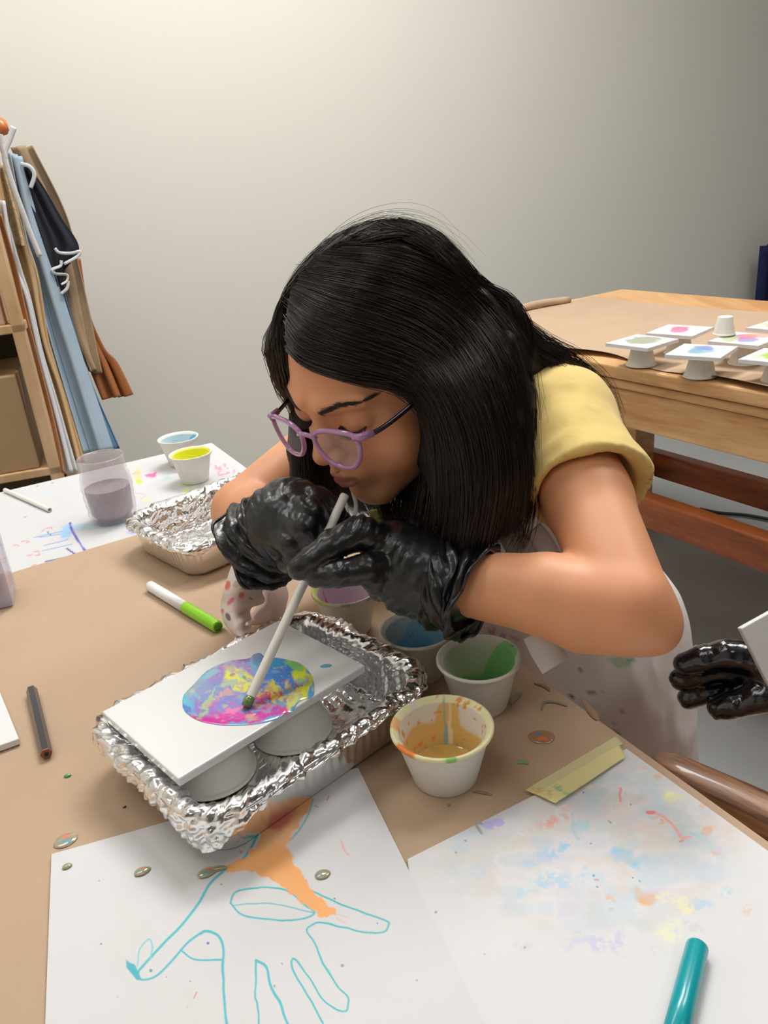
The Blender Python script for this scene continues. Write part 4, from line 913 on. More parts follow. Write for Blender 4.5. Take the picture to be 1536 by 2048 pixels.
V, F = tube(np.array([D(*Z5(-30, 60), 2.36), D(*Z5(0, 80), 2.34), D(*Z5(22, 112), 2.32)]), [.016, .018, .012], 14); mk('peg', V, F, mat('orange_wood', srgb(212, 120, 60), .35, coat=.5), tg)
V, F = tube(crom(np.array([D(*Z5(5, 130), 2.33), D(*Z5(12, 175), 2.33), D(*Z5(22, 200), 2.32), D(*Z5(8, 215), 2.32)]), 16), .004, 8); mk('hook', V, F, mat('steel', (.7, .7, .72), .25, 1), tg)
# ================================================================ the girl
HM = np.array([[-.6527, -.7087, -.2678], [.7575, -.6145, -.2203], [-.0084, -.3467, .9379]])   # columns: her right, forward, up
for _ in range(3): HM = .5*(HM+np.linalg.inv(HM).T)
HP = np.array([.0119, .6707, 1.011]); HS = .965
def H(x, y, z): return HM@np.array([x, y, z])*HS+HP
def Hinv(V): return ((np.asarray(V)-HP)@HM)/HS
FB = np.array([-.88, -.47, 0]); FB /= np.linalg.norm(FB); LB = np.array([-FB[1]*-1, FB[0], 0]); LB = np.array([.47, -.88, 0]); LB /= np.linalg.norm(LB)
BM = np.stack([FB, LB, Zu], 1)
M_skin = mat('skin', attr=True, rough=.48, sss=.12, bump=(500, .06, .0004), noise=(14, .03, 3))
M_hair = mat('dark_hair', (.026, .016, .012), .28, spec=.55, aniso=.4)
M_shirt = mat('yellow_cotton', srgb(244, 214, 132), .85, noise=(12, .05, 4), bump=(38, .25, .004), sheen=.2)
M_apronw = mat('apron_canvas', attr=True, rough=.85, bump=(24, .3, .006))
M_glove = mat('black_vinyl', srgb(22, 23, 25), .33, spec=.6, bump=(45, .35, .005), coat=.2, coatr=.15)
G = thing('person', 'person in yellow t-shirt, white apron, lilac glasses and black gloves blowing through a straw', 'person', (.21, .775, 0))
SK = np.array(srgb(230, 164, 122)); SKR = np.array(srgb(220, 136, 104))

# ---- head
hd = Sdf((-.105, -.115, -.135), (.105, .125, .125), .0016)
hd.ell((0, -.012, .027), (.069, .084, .074), .004)
hd.ell((0, .030, .012), (.058, .052, .066), .012)
hd.ell((0, .026, -.035), (.053, .052, .062), .014)
for s_ in (1, -1):
    hd.cap((s_*.047, .0, -.038), (s_*.014, .060, -.086), .020, .013, .016)
    hd.ell((s_*.034, .047, -.038), (.027, .026, .028), .016)
    hd.cap((s_*.012, .0815, .017), (s_*.043, .066, .016), .0055, .005, .014)
hd.ell((0, .064, -.086), (.016, .014, .013), .012)
hd.ell((0, .070, -.052), (.024, .017, .018), .012)
for s_ in (1, -1):
    hd.ell((s_*.031, .0965, -.002), (.0165, .016, .0115), .014, sub=True)
    hd.ell((s_*.031, .0655, -.001), (.0155, .0142, .0135), .002)
hd.chain([(0, .078, .006), (0, .0845, -.012), (0, .0935, -.027)], [.0062, .0070, .0090], .009)
for s_ in (1, -1):
    hd.ell((s_*.0105, .0875, -.031), (.0068, .0085, .0062), .004)
    hd.cap((s_*.0055, .0935, -.0385), (s_*.0065, .087, -.036), .0022, .0024, .002, sub=True)
    # lips
    hd.chain([(0, .0868, -.0545), (s_*.008, .0855, -.0535), (s_*.0165, .0795, -.0565)], [.0036, .0034, .0014], .004)
    hd.chain([(0, .0860, -.0620), (s_*.008, .0845, -.0615), (s_*.0155, .0795, -.0580)], [.0040, .0036, .0014], .004)
    hd.chain([(0, .0915, -.0580), (s_*.009, .0890, -.0578), (s_*.0175, .0815, -.0575)], [.0010, .0010, .0008], .0012, sub=True)
    # ear
    hd.ell((s_*.0705, -.010, -.012), (.0060, .015, .026), .005)
    hd.ell((s_*.0770, -.008, -.009), (.0040, .009, .016), .004, sub=True)
hd.chain([(0, .088, -.040), (0, .086, -.049)], [.0016, .002], .003, sub=True)
hd.cap((0, -.030, -.055), (0, -.050, -.14), .034, .036, .018)
HV, HF = hd.mesh()
hc = np.tile(SK, (len(HV), 1))
lip = np.minimum(np.abs(HV[:, 2]+.0582)/.0082, 9)**2+(HV[:, 0]/.0175)**2
m = .8*(1-sstep(.75, 1.15, lip))*(HV[:, 1] > .074); hc = hc*(1-m[:, None])+np.array(srgb(200, 116, 106))*m[:, None]
for s_ in (1, -1):
    m = .35*np.exp(-(((HV-[s_*.036, .066, -.034])/.018)**2).sum(1)); hc = hc*(1-m[:, None])+SKR*m[:, None]
    m = .30*np.exp(-(((HV-[s_*.031, .080, .001])/[.014, .02, .008])**2).sum(1)); hc = hc*(1-m[:, None])+np.array(srgb(190, 120, 96))*m[:, None]
m = .3*np.exp(-(((HV-[0, .098, -.030])/.010)**2).sum(1)); hc = hc*(1-m[:, None])+SKR*m[:, None]
# ---- arms and trunk
shL = D(1118, 855, .715); elL = D(1258, 1212, .590); wrL = D(860, 1158, .640)
shR = shL-LB*.255+np.array([0, 0, .0]); elR = D(486, 1022, .80); wrR = D(560, 1068, .70)
NB = (shL+shR)/2+Zu*.035-FB*.01
PELV = np.array([.186, .765, .66])
bd = Sdf((-.20, .40, .50), (.42, 1.0, 1.06), .0032)
def armchain(b, a, e, w, k=.012):
    m1 = a*.55+e*.45; m2 = e*.62+w*.38
    b.chain([a, m1, e], [.037, .0335, .0300], k); b.chain([e, m2, w], [.0300, .0305, .0225], k*.5)
armchain(bd, shL, elL, wrL); armchain(bd, shR, elR, wrR)
bd.cap(D(1170, 1232, .602), D(1306, 1254, .590), .0275, .0195, .012)
CH_ = (shL+shR)/2*.75+PELV*.25; BE = (shL+shR)/2*.38+PELV*.62
def trunk(b, g):
    b.ell(CH_, (.078+g, .112+g, .115+g), .03, BM); b.ell(BE, (.080+g, .104+g, .13+g), .03, BM); b.ell(PELV, (.092+g, .118+g, .12+g), .03, BM)
    b.cap(shL-FB*.01-LB*.018, shR-FB*.01+LB*.018, .034+g, .034+g, .03)
trunk(bd, 0)
bd.cap(H(0, -.035, -.07), NB, .035, .042, .02)
BV, BF = bd.mesh()
lg = Sdf((.05, .55, -.01), (.42, 1.0, .68), .006)
for s_ in (1, -1):
    hp = PELV+LB*s_*.062-Zu*.04; kn = hp+np.array([.0, .0, -.30])+FB*.015; an = kn+np.array([0, 0, -.27])-FB*.02
    lg.chain([hp, kn, an], [.072, .046, .030], .02); lg.cap(an+FB*-.01-Zu*.025, an+FB*.12-Zu*.03, .024, .020, .01)
lg.ell(PELV, (.09, .115, .09), .03, BM)
LV, LF = lg.mesh()
Va = np.concatenate([HV@HM.T*HS+HP, BV, LV]); Fa = np.concatenate([HF, BF+len(HV), LF+len(HV)+len(BV)])
cb = np.tile(SK, (len(BV), 1)); m = .5*np.exp(-(np.linalg.norm(BV-elL, axis=1)/.03)**2); cb = cb*(1-m[:, None])+SKR*m[:, None]
C_ = np.concatenate([hc, cb, np.tile(SK, (len(LV), 1))])
mk('body', Va, Fa, M_skin, G, cols=C_)
# trousers and shoes
tr = Sdf((.05, .55, -.01), (.42, 1.0, .72), .006)
for s_ in (1, -1):
    hp = PELV+LB*s_*.062-Zu*.04; kn = hp+np.array([.0, .0, -.30])+FB*.015; an = kn+np.array([0, 0, -.22])-FB*.02
    tr.chain([hp-LB*s_*.012, kn, an], [.070, .050, .040], .015)
tr.ell(PELV-Zu*.01, (.098, .124, .09), .03, BM)
V, F = tr.mesh(); mk('trousers', V, F, mat('navy_leggings', srgb(40, 46, 66), .9), G)
for s_ in (1, -1):
    hp = PELV+LB*s_*.062-Zu*.04; an = hp+np.array([0, 0, -.57])-FB*.005
    sh = Sdf(an-[.2, .2, .1], an+[.2, .2, .1], .005); sh.cap(an-FB*.02-Zu*.015, an+FB*.12-Zu*.02, .034, .030, .01); sh.cap(an+Zu*.02, an-Zu*.01, .036, .036, .01); sh.cut((0, 0, .004), (0, 0, -1))
    V, F = sh.mesh(); mk('shoe', V, F, mat('shoe_canvas', srgb(200, 200, 205), .7), G)

# ---- t-shirt
ts = Sdf((-.08, .50, .54), (.42, 1.0, 1.06), .0026)
OPEN = _R*.9+_U*.25
hems = []
for sh_, el_, L_ in ((shL, elL, .072), (shR, elR, .070)):
    ax = (el_-sh_)/np.linalg.norm(el_-sh_); hm = sh_+ax*L_+OPEN*.006; hems.append((hm, ax))
    ts.chain([sh_-ax*.004-FB*.002, sh_+ax*L_*.5, hm+ax*.02], [.0430, .0440, .0500], .01)
    ts.chain([sh_+ax*L_*.35, hm+ax*.05], [.034, .0475], .003, sub=True)
    t1_ = np.cross(ax, [0, 0, 1.]); t1_ /= np.linalg.norm(t1_); ts.ell(hm+ax*.054, (.054, .085, .085), .002, np.stack([ax, t1_, np.cross(ax, t1_)], 1), sub=True)
trunk(ts, .009)
ts.cap(CH_-FB*.03+Zu*.05, NB-FB*.03-Zu*.02, .06, .05, .02)
ts.ell(H(0, -.04, -.11), (.052, .052, .05), .01, sub=True); ts.cut((0, 0, .60), (0, 0, -1))
V, F = ts.mesh(); N = vnormals(V, F)
wr_ = ridged(V@np.array([[1, 0, 0], [0, 1, 0], [0, 0, .5]]), 16, 2, 3); V = V+N*(.005*(wr_-.40)+.0022*(ridged(V@np.array([[1, 0, 0], [0, 1, 0], [0, 0, .6]]), 38, 2, 8)-.5))[:, None]
M_seam = mat('seam_thread', srgb(214, 182, 98), .9)
tso = mk('t_shirt', V, F, M_shirt, G)
for hm, ax in hems:
    t1_ = np.cross(ax, [0, 0, 1.]); t1_ /= np.linalg.norm(t1_); t2_ = np.cross(ax, t1_); pts = []
    for a_ in np.linspace(0, 2*pi, 60, endpoint=False):
        dv = math.cos(a_)*t1_+math.sin(a_)*t2_; b_ = hm-ax*.014; rr_ = .052
        for r_ in np.arange(.066, .036, -.0004):
            ix = np.round((b_+dv*r_-ts.lo)/ts.h).astype(int)
            if (ix >= 0).all() and (ix < ts.n).all() and ts.D[tuple(ix)] < 0: rr_ = r_; break
        pts.append(rr_)
    pts = np.array(pts); pts = (pts+np.roll(pts, 1)+np.roll(pts, -1)+np.roll(pts, 2)+np.roll(pts, -2))/5; an_ = np.linspace(0, 2*pi, 60, endpoint=False)
    ring = hm-ax*.014+(np.cos(an_)[:, None]*t1_+np.sin(an_)[:, None]*t2_)*(pts+.0002)[:, None]
    V3, F3 = tube(np.concatenate([ring, ring[:1]]), .0008, 6, False); mk('hem_seam', V3-np.array(G.location), F3, M_seam, tso, world=False)

# ---- apron: bib and skirt
ap = Sdf((-.02, .42, .28), (.46, 1.02, 1.0), .0042)
trunk(ap, .017)
ap.cap(PELV+Zu*.02-FB*.002, PELV-Zu*.34-FB*.005, .128, .165, .03, sq=(FB, 1.1))
ap.cut((0, 0, .30), (0, 0, -1))
# bib top edge and side line: everything behind this plane stays shirt
pA = D(1030, 1035, .69); pB = D(1130, 1150, .70)
nA = np.cross(pB-pA, LB*-.25+FB*.9+Zu*.12); nA /= np.linalg.norm(nA)
if nA@(-Zu) < 0: nA = -nA
ap.cut(pA, -nA); ap.cut(PELV-FB*.150, -FB); ap.cut(D(900, 1055, .70), Zu)
V, F = ap.mesh(); N = vnormals(V, F)
fold = .020*(fbm(V*[1, 1, .45], 11, 3, 2)-.5)*2*sstep(.95, .70, V[:, 2])+.004*(ridged(V*[1, 1, .6], 24, 2)-.5); V = V+N*fold[:, None]
PT = Paint(PX(V), srgb(240, 238, 238))
for (x, y, rx, ry, cc, a_) in [(1240, 1325, 26, 12, (150, 205, 150), .6), (1262, 1322, 10, 6, (110, 190, 110), .8), (1162, 1340, 3, 3, (40, 36, 60), .9), (1180, 1385, 22, 3, (90, 90, 100), .7), (1143, 1395, 3, 5, (40, 40, 60), .9), (1210, 1453, 6, 4, (50, 48, 90), .95), (1228, 1450, 4, 3, (70, 70, 110), .8), (1230, 1465, 10, 4, (90, 90, 120), .8), (1248, 1425, 7, 4, (140, 138, 160), .8), (1165, 1460, 9, 5, (70, 70, 100), .7), (985, 1262, 12, 6, (190, 60, 80), .7), (1030, 1275, 14, 5, (170, 60, 80), .6), (1005, 1270, 8, 4, (150, 80, 160), .6), (1068, 1300, 4, 4, (170, 50, 60), .8), (1120, 1290, 3, 3, (150, 50, 50), .8), (1205, 1385, 8, 4, (190, 190, 200), .5), (1175, 1410, 40, 6, (205, 205, 206), .5)]:
    PT.blot((x, y), (rx, ry), srgb(*cc), a_, .2, .5, .12)
mk('apron', V, F, M_apronw, G, cols=PT.C)['label'] = 'white paint-flecked canvas apron'
def ribbon(pts, w, nm, mt=None, n_=30, wn=None, fl=.12):
    P_ = crom(np.array([D(*p) for p in pts]), n_); t_, N_, B_ = frames(P_)
    V = []; 
    for i in range(n_):
        view = P_[i]-CAM; view /= np.linalg.norm(view); s_ = np.cross(t_[i], view); s_ /= np.linalg.norm(s_)
        V += [P_[i]-s_*w/2, P_[i], P_[i]+s_*w/2]
    o = mk(nm, V, gridF(n_, 3), mt or M_strapw, G); solidify(o, .0022); return o
M_strapw = mat('apron_tape', srgb(232, 228, 226), .85, bump=(60, .2, .002))
ribbon([(1000, 1000, .665), (1020, 1060, .665), (1042, 1105, .668), (1060, 1150, .672)], .022, 'apron_strap')
ribbon([(1062, 1062, .668), (1082, 1085, .672), (1100, 1120, .675), (1115, 1150, .678)], .020, 'apron_strap')
ribbon([(1075, 1265, .640), (1092, 1300, .640), (1112, 1332, .640)], .024, 'apron_tie')

# apron ruffle lying on the table under her right arm
def rz_(x, y, z): return T(x, y, z)
def ruffle(rows_, label, base, spots, nm='apron_ruffle', amp=.004, fr=26):
    C = [[T(*p) for p in r] for r in rows_]; V, F = patch(C, 70, 60); u = np.tile(np.linspace(0, 1, 60), 70); v = np.repeat(np.linspace(0, 1, 70), 60)
    N = vnormals(V, F); V = V+N*(amp*(np.sin(v*fr+3*u)*sstep(.2, 1, u)+1.4*(fbm(V, 40, 2)-.5)))[:, None]
    P_ = Paint(PX(V), base)
    for (x, y, rx, ry, an, cc, a_) in spots: P_.blot((x, y), (rx, ry), srgb(*cc), a_, an, .2, .08, 0, .35)
    o = mk(nm, V, F, M_apronw, G, cols=P_.C); solidify(o, .001); o['label'] = label
kz2 = 220/1536
q = lambda a, b, z: (420+a*kz2, 1080+b*kz2, z)
ruffle([[q(500, 60, .85), q(520, 200, .85), q(700, 330, .84), q(1050, 400, .82)], [q(330, 330, .835), q(500, 420, .84), q(700, 520, .82), q(860, 540, .80)], [q(190, 700, .80), q(400, 660, .82), q(600, 650, .805), q(780, 690, .785)], [q(150, 900, .775), q(330, 900, .79), q(520, 900, .785), q(670, 900, .775)], [q(190, 1150, .757), q(330, 1180, .768), q(430, 1130, .772), q(520, 1100, .766)], [q(340, 1320, .7545), q(420, 1360, .760), q(520, 1300, .762), q(560, 1190, .760)]], 'white ruffled apron edge with pink and orange spots', srgb(238, 230, 230),
    [(489, 1140, 7, 11, 0, (222, 80, 140), 1), (456, 1171, 7, 12, .2, (235, 130, 115), 1), (497, 1169, 17, 5, -.6, (222, 90, 150), .95), (482, 1190, 7, 7, -.4, (235, 120, 120), .9), (462, 1202, 5, 11, .7, (240, 120, 180), .9), (457, 1233, 5, 10, -.4, (110, 105, 108), .9), (473, 1168, 6, 9, .5, (170, 155, 155), .7), (500, 1198, 6, 2, -.2, (120, 110, 115), .8), (475, 1132, 9, 14, 0, (240, 190, 205), .6), (480, 1218, 16, 8, 0, (240, 200, 215), .5), (446, 1222, 4, 6, 0, (235, 110, 170), .8)])
ruffle([[q(760, 640, .786), q(880, 620, .785), q(1060, 640, .777)], [q(700, 800, .775), q(880, 800, .778), q(1090, 780, .770)], [q(640, 960, .768), q(840, 960, .772), q(1060, 930, .765)], [q(520, 1100, .760), q(760, 1120, .763), q(1020, 1090, .757)], [q(560, 1190, .7535), q(720, 1180, .755), q(960, 1120, .7535)]], 'pinkish inner layer of the apron ruffle', srgb(232, 212, 208), [], amp=.0003, fr=9)

# ---- shirt print seen between the strands, and hood strings
ribbon([(790, 1010, .735), (800, 1050, .72), (815, 1090, .70)], .050, 'shirt_print', mat('print_yellow', srgb(196, 190, 60), .8, noise=(60, 1, 2), ntint=srgb(30, 30, 24)))
ribbon([(760, 1030, .74), (765, 1060, .72), (775, 1080, .70)], .035, 'shirt_print', mat('print_white', srgb(226, 230, 226), .8, noise=(60, .2, 2)))
ribbon([(683, 990, .70), (692, 1010, .69), (695, 1030, .68)], .0035, 'drawstring'); ribbon([(706, 985, .70), (712, 1010, .69), (708, 1035, .68)], .0035, 'drawstring')

# ---- gloves
def wrinkle(V, F, amp, sc, axis=None, off=0):
    N = vnormals(V, F); P_ = V.copy()
    if axis is not None:
        a = axis/np.linalg.norm(axis); P_ = P_+a*((P_@a)[:, None])*1.2
    d = ridged(P_, sc, 2, off)-.62; d2 = fbm(P_, sc*.5, 2, off+3)-.5
    if axis is not None and sc < 100:
        ac = (V@a)*330+9*fbm(V, 28, 2, off+1); d = d+.9*(np.abs(np.sin(ac))**.6-.6)*sstep(.42, .6, fbm(V, 32, 2, off+9))
    return V+N*(amp*d+amp*.8*d2)[:, None]
def glove(name_lbl, fingers, palm, cuff, lo, hi, axis, off):
    s = Sdf(lo, hi, .0017)
    for pts in palm: s.chain([D(*p[:3]) for p in pts], [p[3] for p in pts], .010)
    for pts in fingers: s.chain([D(*p[:3]) for p in pts], [p[3] for p in pts], .0022)
    V, F = s.mesh(); V = wrinkle(V, F, .0022 if off == 0 else .0017, 50, axis, off); V = wrinkle(V, F, .0006, 110, axis, off+7)
    o = mk('glove', V, F, M_glove, G); o['label'] = name_lbl
    # loose cuff: rings (centre, radius up, radius down)
    n_, m_ = 46, 96; R_ = crom(np.array([list(D(*c[:3]))+[c[3], c[4]] for c in cuff]), n_); a = np.linspace(0, 2*pi, m_, endpoint=False); t_, N_, B_ = frames(R_[:, :3]); V = []
    for i in range(n_):
        upv = _U-t_[i]*(_U@t_[i]); upv /= np.linalg.norm(upv); sd = np.cross(t_[i], upv)
        k = i/(n_-1); rr_ = np.where(np.sin(a) > 0, R_[i, 3], R_[i, 4]); rs = (R_[i, 3]+R_[i, 4])/2
        crk = 1+.10*k*np.sin(a*4+i*.5)+.05*np.sin(a*9+i*.9)+.12*(vnoise(np.stack([np.cos(a)*2, np.sin(a)*2, a*0+i*.22], -1), 1.6, off)-.5)
        V.append(R_[i, :3]+upv*(np.sin(a)*rr_*crk)[:, None]+sd*(np.cos(a)*rs*crk)[:, None])
    V = np.array(V).reshape(-1, 3); o2 = mk('cuff', V-np.array(G.location), gridF(n_, m_, True), M_glove, o, world=False); solidify(o2, .0009)
    rim = V[-m_:]; V3, F3 = tube(np.concatenate([rim, rim[:1]]), .0016, 8, False); mk('cuff_rim', V3-np.array(G.location), F3, M_glove, o, world=False)
glove('black vinyl glove with fingers pinching the straw', [
    [(765, 1085, .622, .0150), (722, 1066, .610, .0128), (662, 1092, .603, .0112), (622, 1118, .601, .0105), (600, 1134, .602, .0100)],
    [(775, 1130, .618, .0135), (730, 1138, .602, .0112), (680, 1147, .597, .0100), (634, 1153, .600, .0090)],
    [(790, 1150, .628, .0135), (752, 1158, .618, .0118), (762, 1175, .640, .0105), (800, 1180, .650, .0100)],
    [(820, 1175, .632, .0125), (790, 1192, .625, .0105), (800, 1205, .640, .0095), (835, 1205, .648, .009)],
    [(845, 1110, .660, .0150), (765, 1078, .672, .0130), (705, 1075, .668, .0112), (662, 1092, .662, .0100)]],
    [[(905, 1168, .632, .028), (850, 1148, .630, .030), (795, 1110, .630, .027)], [(850, 1150, .630, .026), (815, 1155, .632, .026)], [(880, 1195, .632, .020), (830, 1170, .632, .022)]],
    [(830, 1150, .632, .020, .020), (860, 1158, .631, .031, .034), (890, 1165, .629, .031, .036), (920, 1172, .628, .031, .038), (945, 1180, .624, .034, .038), (957, 1186, .622, .036, .041)],
    np.minimum(D(560, 1230, .60), D(960, 1000, .68))-.04, np.maximum(D(560, 1000, .68), D(980, 1280, .60))+.04, D(905, 1168, .632)-D(765, 1100, .62), 0)
glove('black vinyl glove closed in a loose fist round the straw', [
    [(600, 1008, .672, .0150), (634, 1004, .662, .0130), (664, 1024, .664, .0112), (664, 1050, .670, .0100)],
    [(586, 1026, .664, .0150), (620, 1026, .648, .0132), (642, 1056, .654, .0115), (638, 1082, .668, .0105)],
    [(575, 1045, .660, .0150), (610, 1052, .645, .0132), (624, 1088, .650, .0115), (610, 1108, .664, .0100)],
    [(556, 1068, .662, .0140), (584, 1086, .650, .0118), (592, 1114, .656, .0105), (575, 1124, .666, .0095)],
    [(560, 1060, .700, .0155), (620, 1070, .700, .0130), (662, 1062, .688, .0115), (680, 1045, .680, .0105)]],
    [[(530, 1075, .70, .028), (570, 1040, .682, .032), (590, 1016, .682, .026)], [(560, 1060, .682, .028), (590, 1040, .676, .026)]],
    [(575, 1045, .690, .024, .024), (555, 1058, .694, .032, .034), (540, 1068, .698, .034, .037), (524, 1078, .704, .034, .040), (508, 1090, .712, .035, .042)],
    np.minimum(D(480, 1180, .62), D(720, 920, .74))-.05, np.maximum(D(480, 920, .74), D(720, 1180, .62))+.05, D(530, 1075, .70)-D(602, 1010, .678), 5)

# ---- glasses
M_lilac = mat('lilac_acetate', srgb(212, 158, 216), .12, trans=.35, coat=1, ior=1.45); M_navyt = mat('navy_temple', srgb(26, 20, 48), .2, coat=1); M_lens = mat('lens_glass', (1, 1, 1), .0, alpha=.10, spec=.6)
gl = thing('eyeglasses', 'x', 'x', HP); gl.parent = G; gl.location = tuple(HP-np.array(G.location)); del gl['label']; del gl['category']
tl_ = .010
def gp(x, z, dy=0): return np.array([x, .1010-.9*abs(x)**1.5*.62+dy-(z+.012)*.10, z-.008])
def lensloop(s_, n_=48):
    pts = [(.009, .006), (.020, .0125), (.036, .0130), (.052, .0110), (.0565, .003), (.053, -.010), (.044, -.019), (.032, -.0205), (.020, -.017), (.011, -.007)]
    P_ = crom(np.array(pts+pts[:3]), n_*13//10+1)[:n_+8]
    L_ = len(pts); P_ = crom(np.array(pts[-2:]+pts+pts[:3]), (L_+4)*8+1); P_ = P_[16:16+L_*8+1]
    return np.array([gp(s_*a, b) for a, b in P_])
GLs = []
for s_ in (1, -1):
    lp = lensloop(s_); W_ = lp@HM.T*HS
    V, F = tube(W_, .0022, 8, False, .9); fr = mk('lens_rim', V, F, M_lilac, gl, world=False)
    c_ = W_.mean(0); k_ = len(W_)-1; V = np.concatenate([[c_], W_[:-1]]); o = mk('lens', V, [(0, 1+i, 1+(i+1) % k_) for i in range(k_)], M_lens, gl, world=False); solidify(o, .0008)
    hp_ = gp(s_*.058, .008); tp = [hp_, np.array([s_*.066, .072, -.002]), np.array([s_*.0735, .035, .001]), np.array([s_*.0765, -.002, .006]), np.array([s_*.073, -.022, -.006])]
    V, F = tube(crom(np.array(tp), 24)@HM.T*HS, .0022, 8, True, .6); mk('temple', V, F, M_navyt, gl, world=False)
    V, F = tube(np.array([gp(s_*.054, .009), gp(s_*.060, .009), np.array([s_*.0635, .080, -.001])])@HM.T*HS, .0032, 10, True, .8); mk('hinge_block', V, F, M_lilac, gl, world=False)
V, F = tube(crom(np.array([gp(.012, .004), gp(.006, .008, .002), gp(0, .009, .003), gp(-.006, .008, .002), gp(-.012, .004)]), 14)@HM.T*HS, .0021, 8); mk('bridge', V, F, M_lilac, gl, world=False)

# ---- brows, lashes
def headpt(x, z, y0=.12):
    lo = None; y = y0
    ii = int(round((x-hd.lo[0])/hd.h)); kk = int(round((z-hd.lo[2])/hd.h)); col = hd.D[ii, :, kk]; j = np.where(col < 0)[0].max(); f = col[j]/(col[j]-col[min(j+1, len(col)-1)])
    return np.array([x, hd.lo[1]+hd.h*(j+f), z])
def strands(name, L, r0, mt, seg=None):
    "L: list of (n,3) arrays -> one mesh of tapering 3-sided tubes (all same n)"
    A = np.asarray(L); k, n_, _ = A.shape; t_ = np.gradient(A, axis=1); t_ /= np.linalg.norm(t_, axis=2)[..., None]+1e-12
    u = np.cross(t_, np.array([.3, .5, .8])); u /= np.linalg.norm(u, axis=2)[..., None]+1e-12; v = np.cross(t_, u)
    r = (np.broadcast_to(r0, (k,)).reshape(-1, 1, 1)*(np.linspace(1, 0, n_)**.6*.85+.15)[None, :, None])
    V = np.stack([A+r*(math.cos(a)*u+math.sin(a)*v) for a in (0, 2.094, 4.189)], 2).reshape(-1, 3)
    i, j, s_ = np.meshgrid(np.arange(k), np.arange(n_-1), np.arange(3), indexing='ij'); b = (i*n_+j)*3; s2 = (s_+1) % 3
    F = np.stack([b+s_, b+s2, b+3+s2, b+3+s_], -1).reshape(-1, 4)
    return V, F
for s_ in (1, -1):
    L = []
    for k in range(300):
        u = rng.random(); x = s_*(.012+.036*u); z = .0125+.0070*math.sin(u*pi*.75)+rng.normal()*.0013*(1-.6*u)
        p0_ = headpt(x, z); x1 = x+s_*.006; z1 = z+.002*(1-1.6*u); p1_ = headpt(x1, z1); L.append([p0_, (p0_+p1_)/2+[s_*.0014*u, .0016-.0006*u, 0], p1_+[s_*.0014*u, .0014-.0005*u, 0]])
    V, F = strands('b', L, .00026, None); mk('eyebrow', V@HM.T*HS+HP, F, M_hair, G)
    L = []
    for k in range(60):
        u = k/59; x = s_*(.018+.027*u); z = -.0085+.0035*abs(2*u-1)**2; p0_ = headpt(x, z); L.append([p0_, p0_+[s_*(u-.4)*.002, .005, -.0022], p0_+[s_*(u-.35)*.006, .0095, -.0020]])
    V, F = strands('l', L, .0003, None); mk('eyelashes', V@HM.T*HS+HP, F, M_hair, G)
    V, F = tube(np.array([headpt(s_*(.018+.027*u), -.0085+.0035*abs(2*u-1)**2) for u in np.linspace(0, 1, 12)])@HM.T*HS+HP, .0009, 6); mk('lash_line', V, F, M_hair, G)

# ---- hair
hcC = np.array([0, -.014, .028]); hcR = np.array([.079, .094, .086])
def hsurf(px, py, off=0.0):
    o = Hinv(CAM); d = (ray(px, py)@HM); Rr = hcR+off
    oo = (o-hcC)/Rr; dd = d/Rr; a = dd@dd; b = oo@dd; c = oo@oo-1; disc = b*b-a*c
    t_ = (-b-math.sqrt(disc))/a if disc > 0 else -b/a
    p = o+d*t_
    if disc <= 0: q_ = (p-hcC)/Rr; p = hcC+q_/np.linalg.norm(q_)*Rr
    return p@HM.T*HS+HP
def gpt(p):
    if len(p) == 2: return hsurf(*p)
    if p[2] < .2: return hsurf(*p)
    return D(*p)
def sheet_(guides, n, thick, clump=.0, seed=0, npt=22, taper=.3, spread=1.0):
    r_ = np.random.default_rng(seed); Gd = np.array([crom(np.array([gpt(p) for p in g]), npt) for g in guides]); k = len(Gd)
    out = []
    ncl = max(6, n//26); cu = r_.random(ncl)*(k-1); cofs = r_.normal(size=(ncl, 3))*thick*.8; w3 = np.linspace(0, 1, npt)[:, None]
    ph = r_.random(ncl)*6; 
    dens = Gd
    for i in range(n):
        c = r_.integers(ncl); u = np.clip(cu[c]+r_.normal()*.11*spread, 0, k-1.0001)
        a = int(u); f = u-a; f = f*f*(3-2*f)*.5+f*.5; P_ = Gd[a]*(1-f)+Gd[a+1]*f
        off = cofs[c]*w3*.9+r_.normal(size=3)*thick*(.35+.5*w3)
        wv_ = .0045*np.sin(w3*8+ph[c])*np.array([.6, .6, .3])*w3
        e = 1-taper*r_.random()*(r_.random() < .5)
        P2 = P_+off+wv_; 
        if e < 1: P2 = crom(P2[::3], npt*2)[:npt*2]; P2 = P2[np.linspace(0, (npt*2-1)*e, npt).astype(int)]
        out.append(P2)
    return out
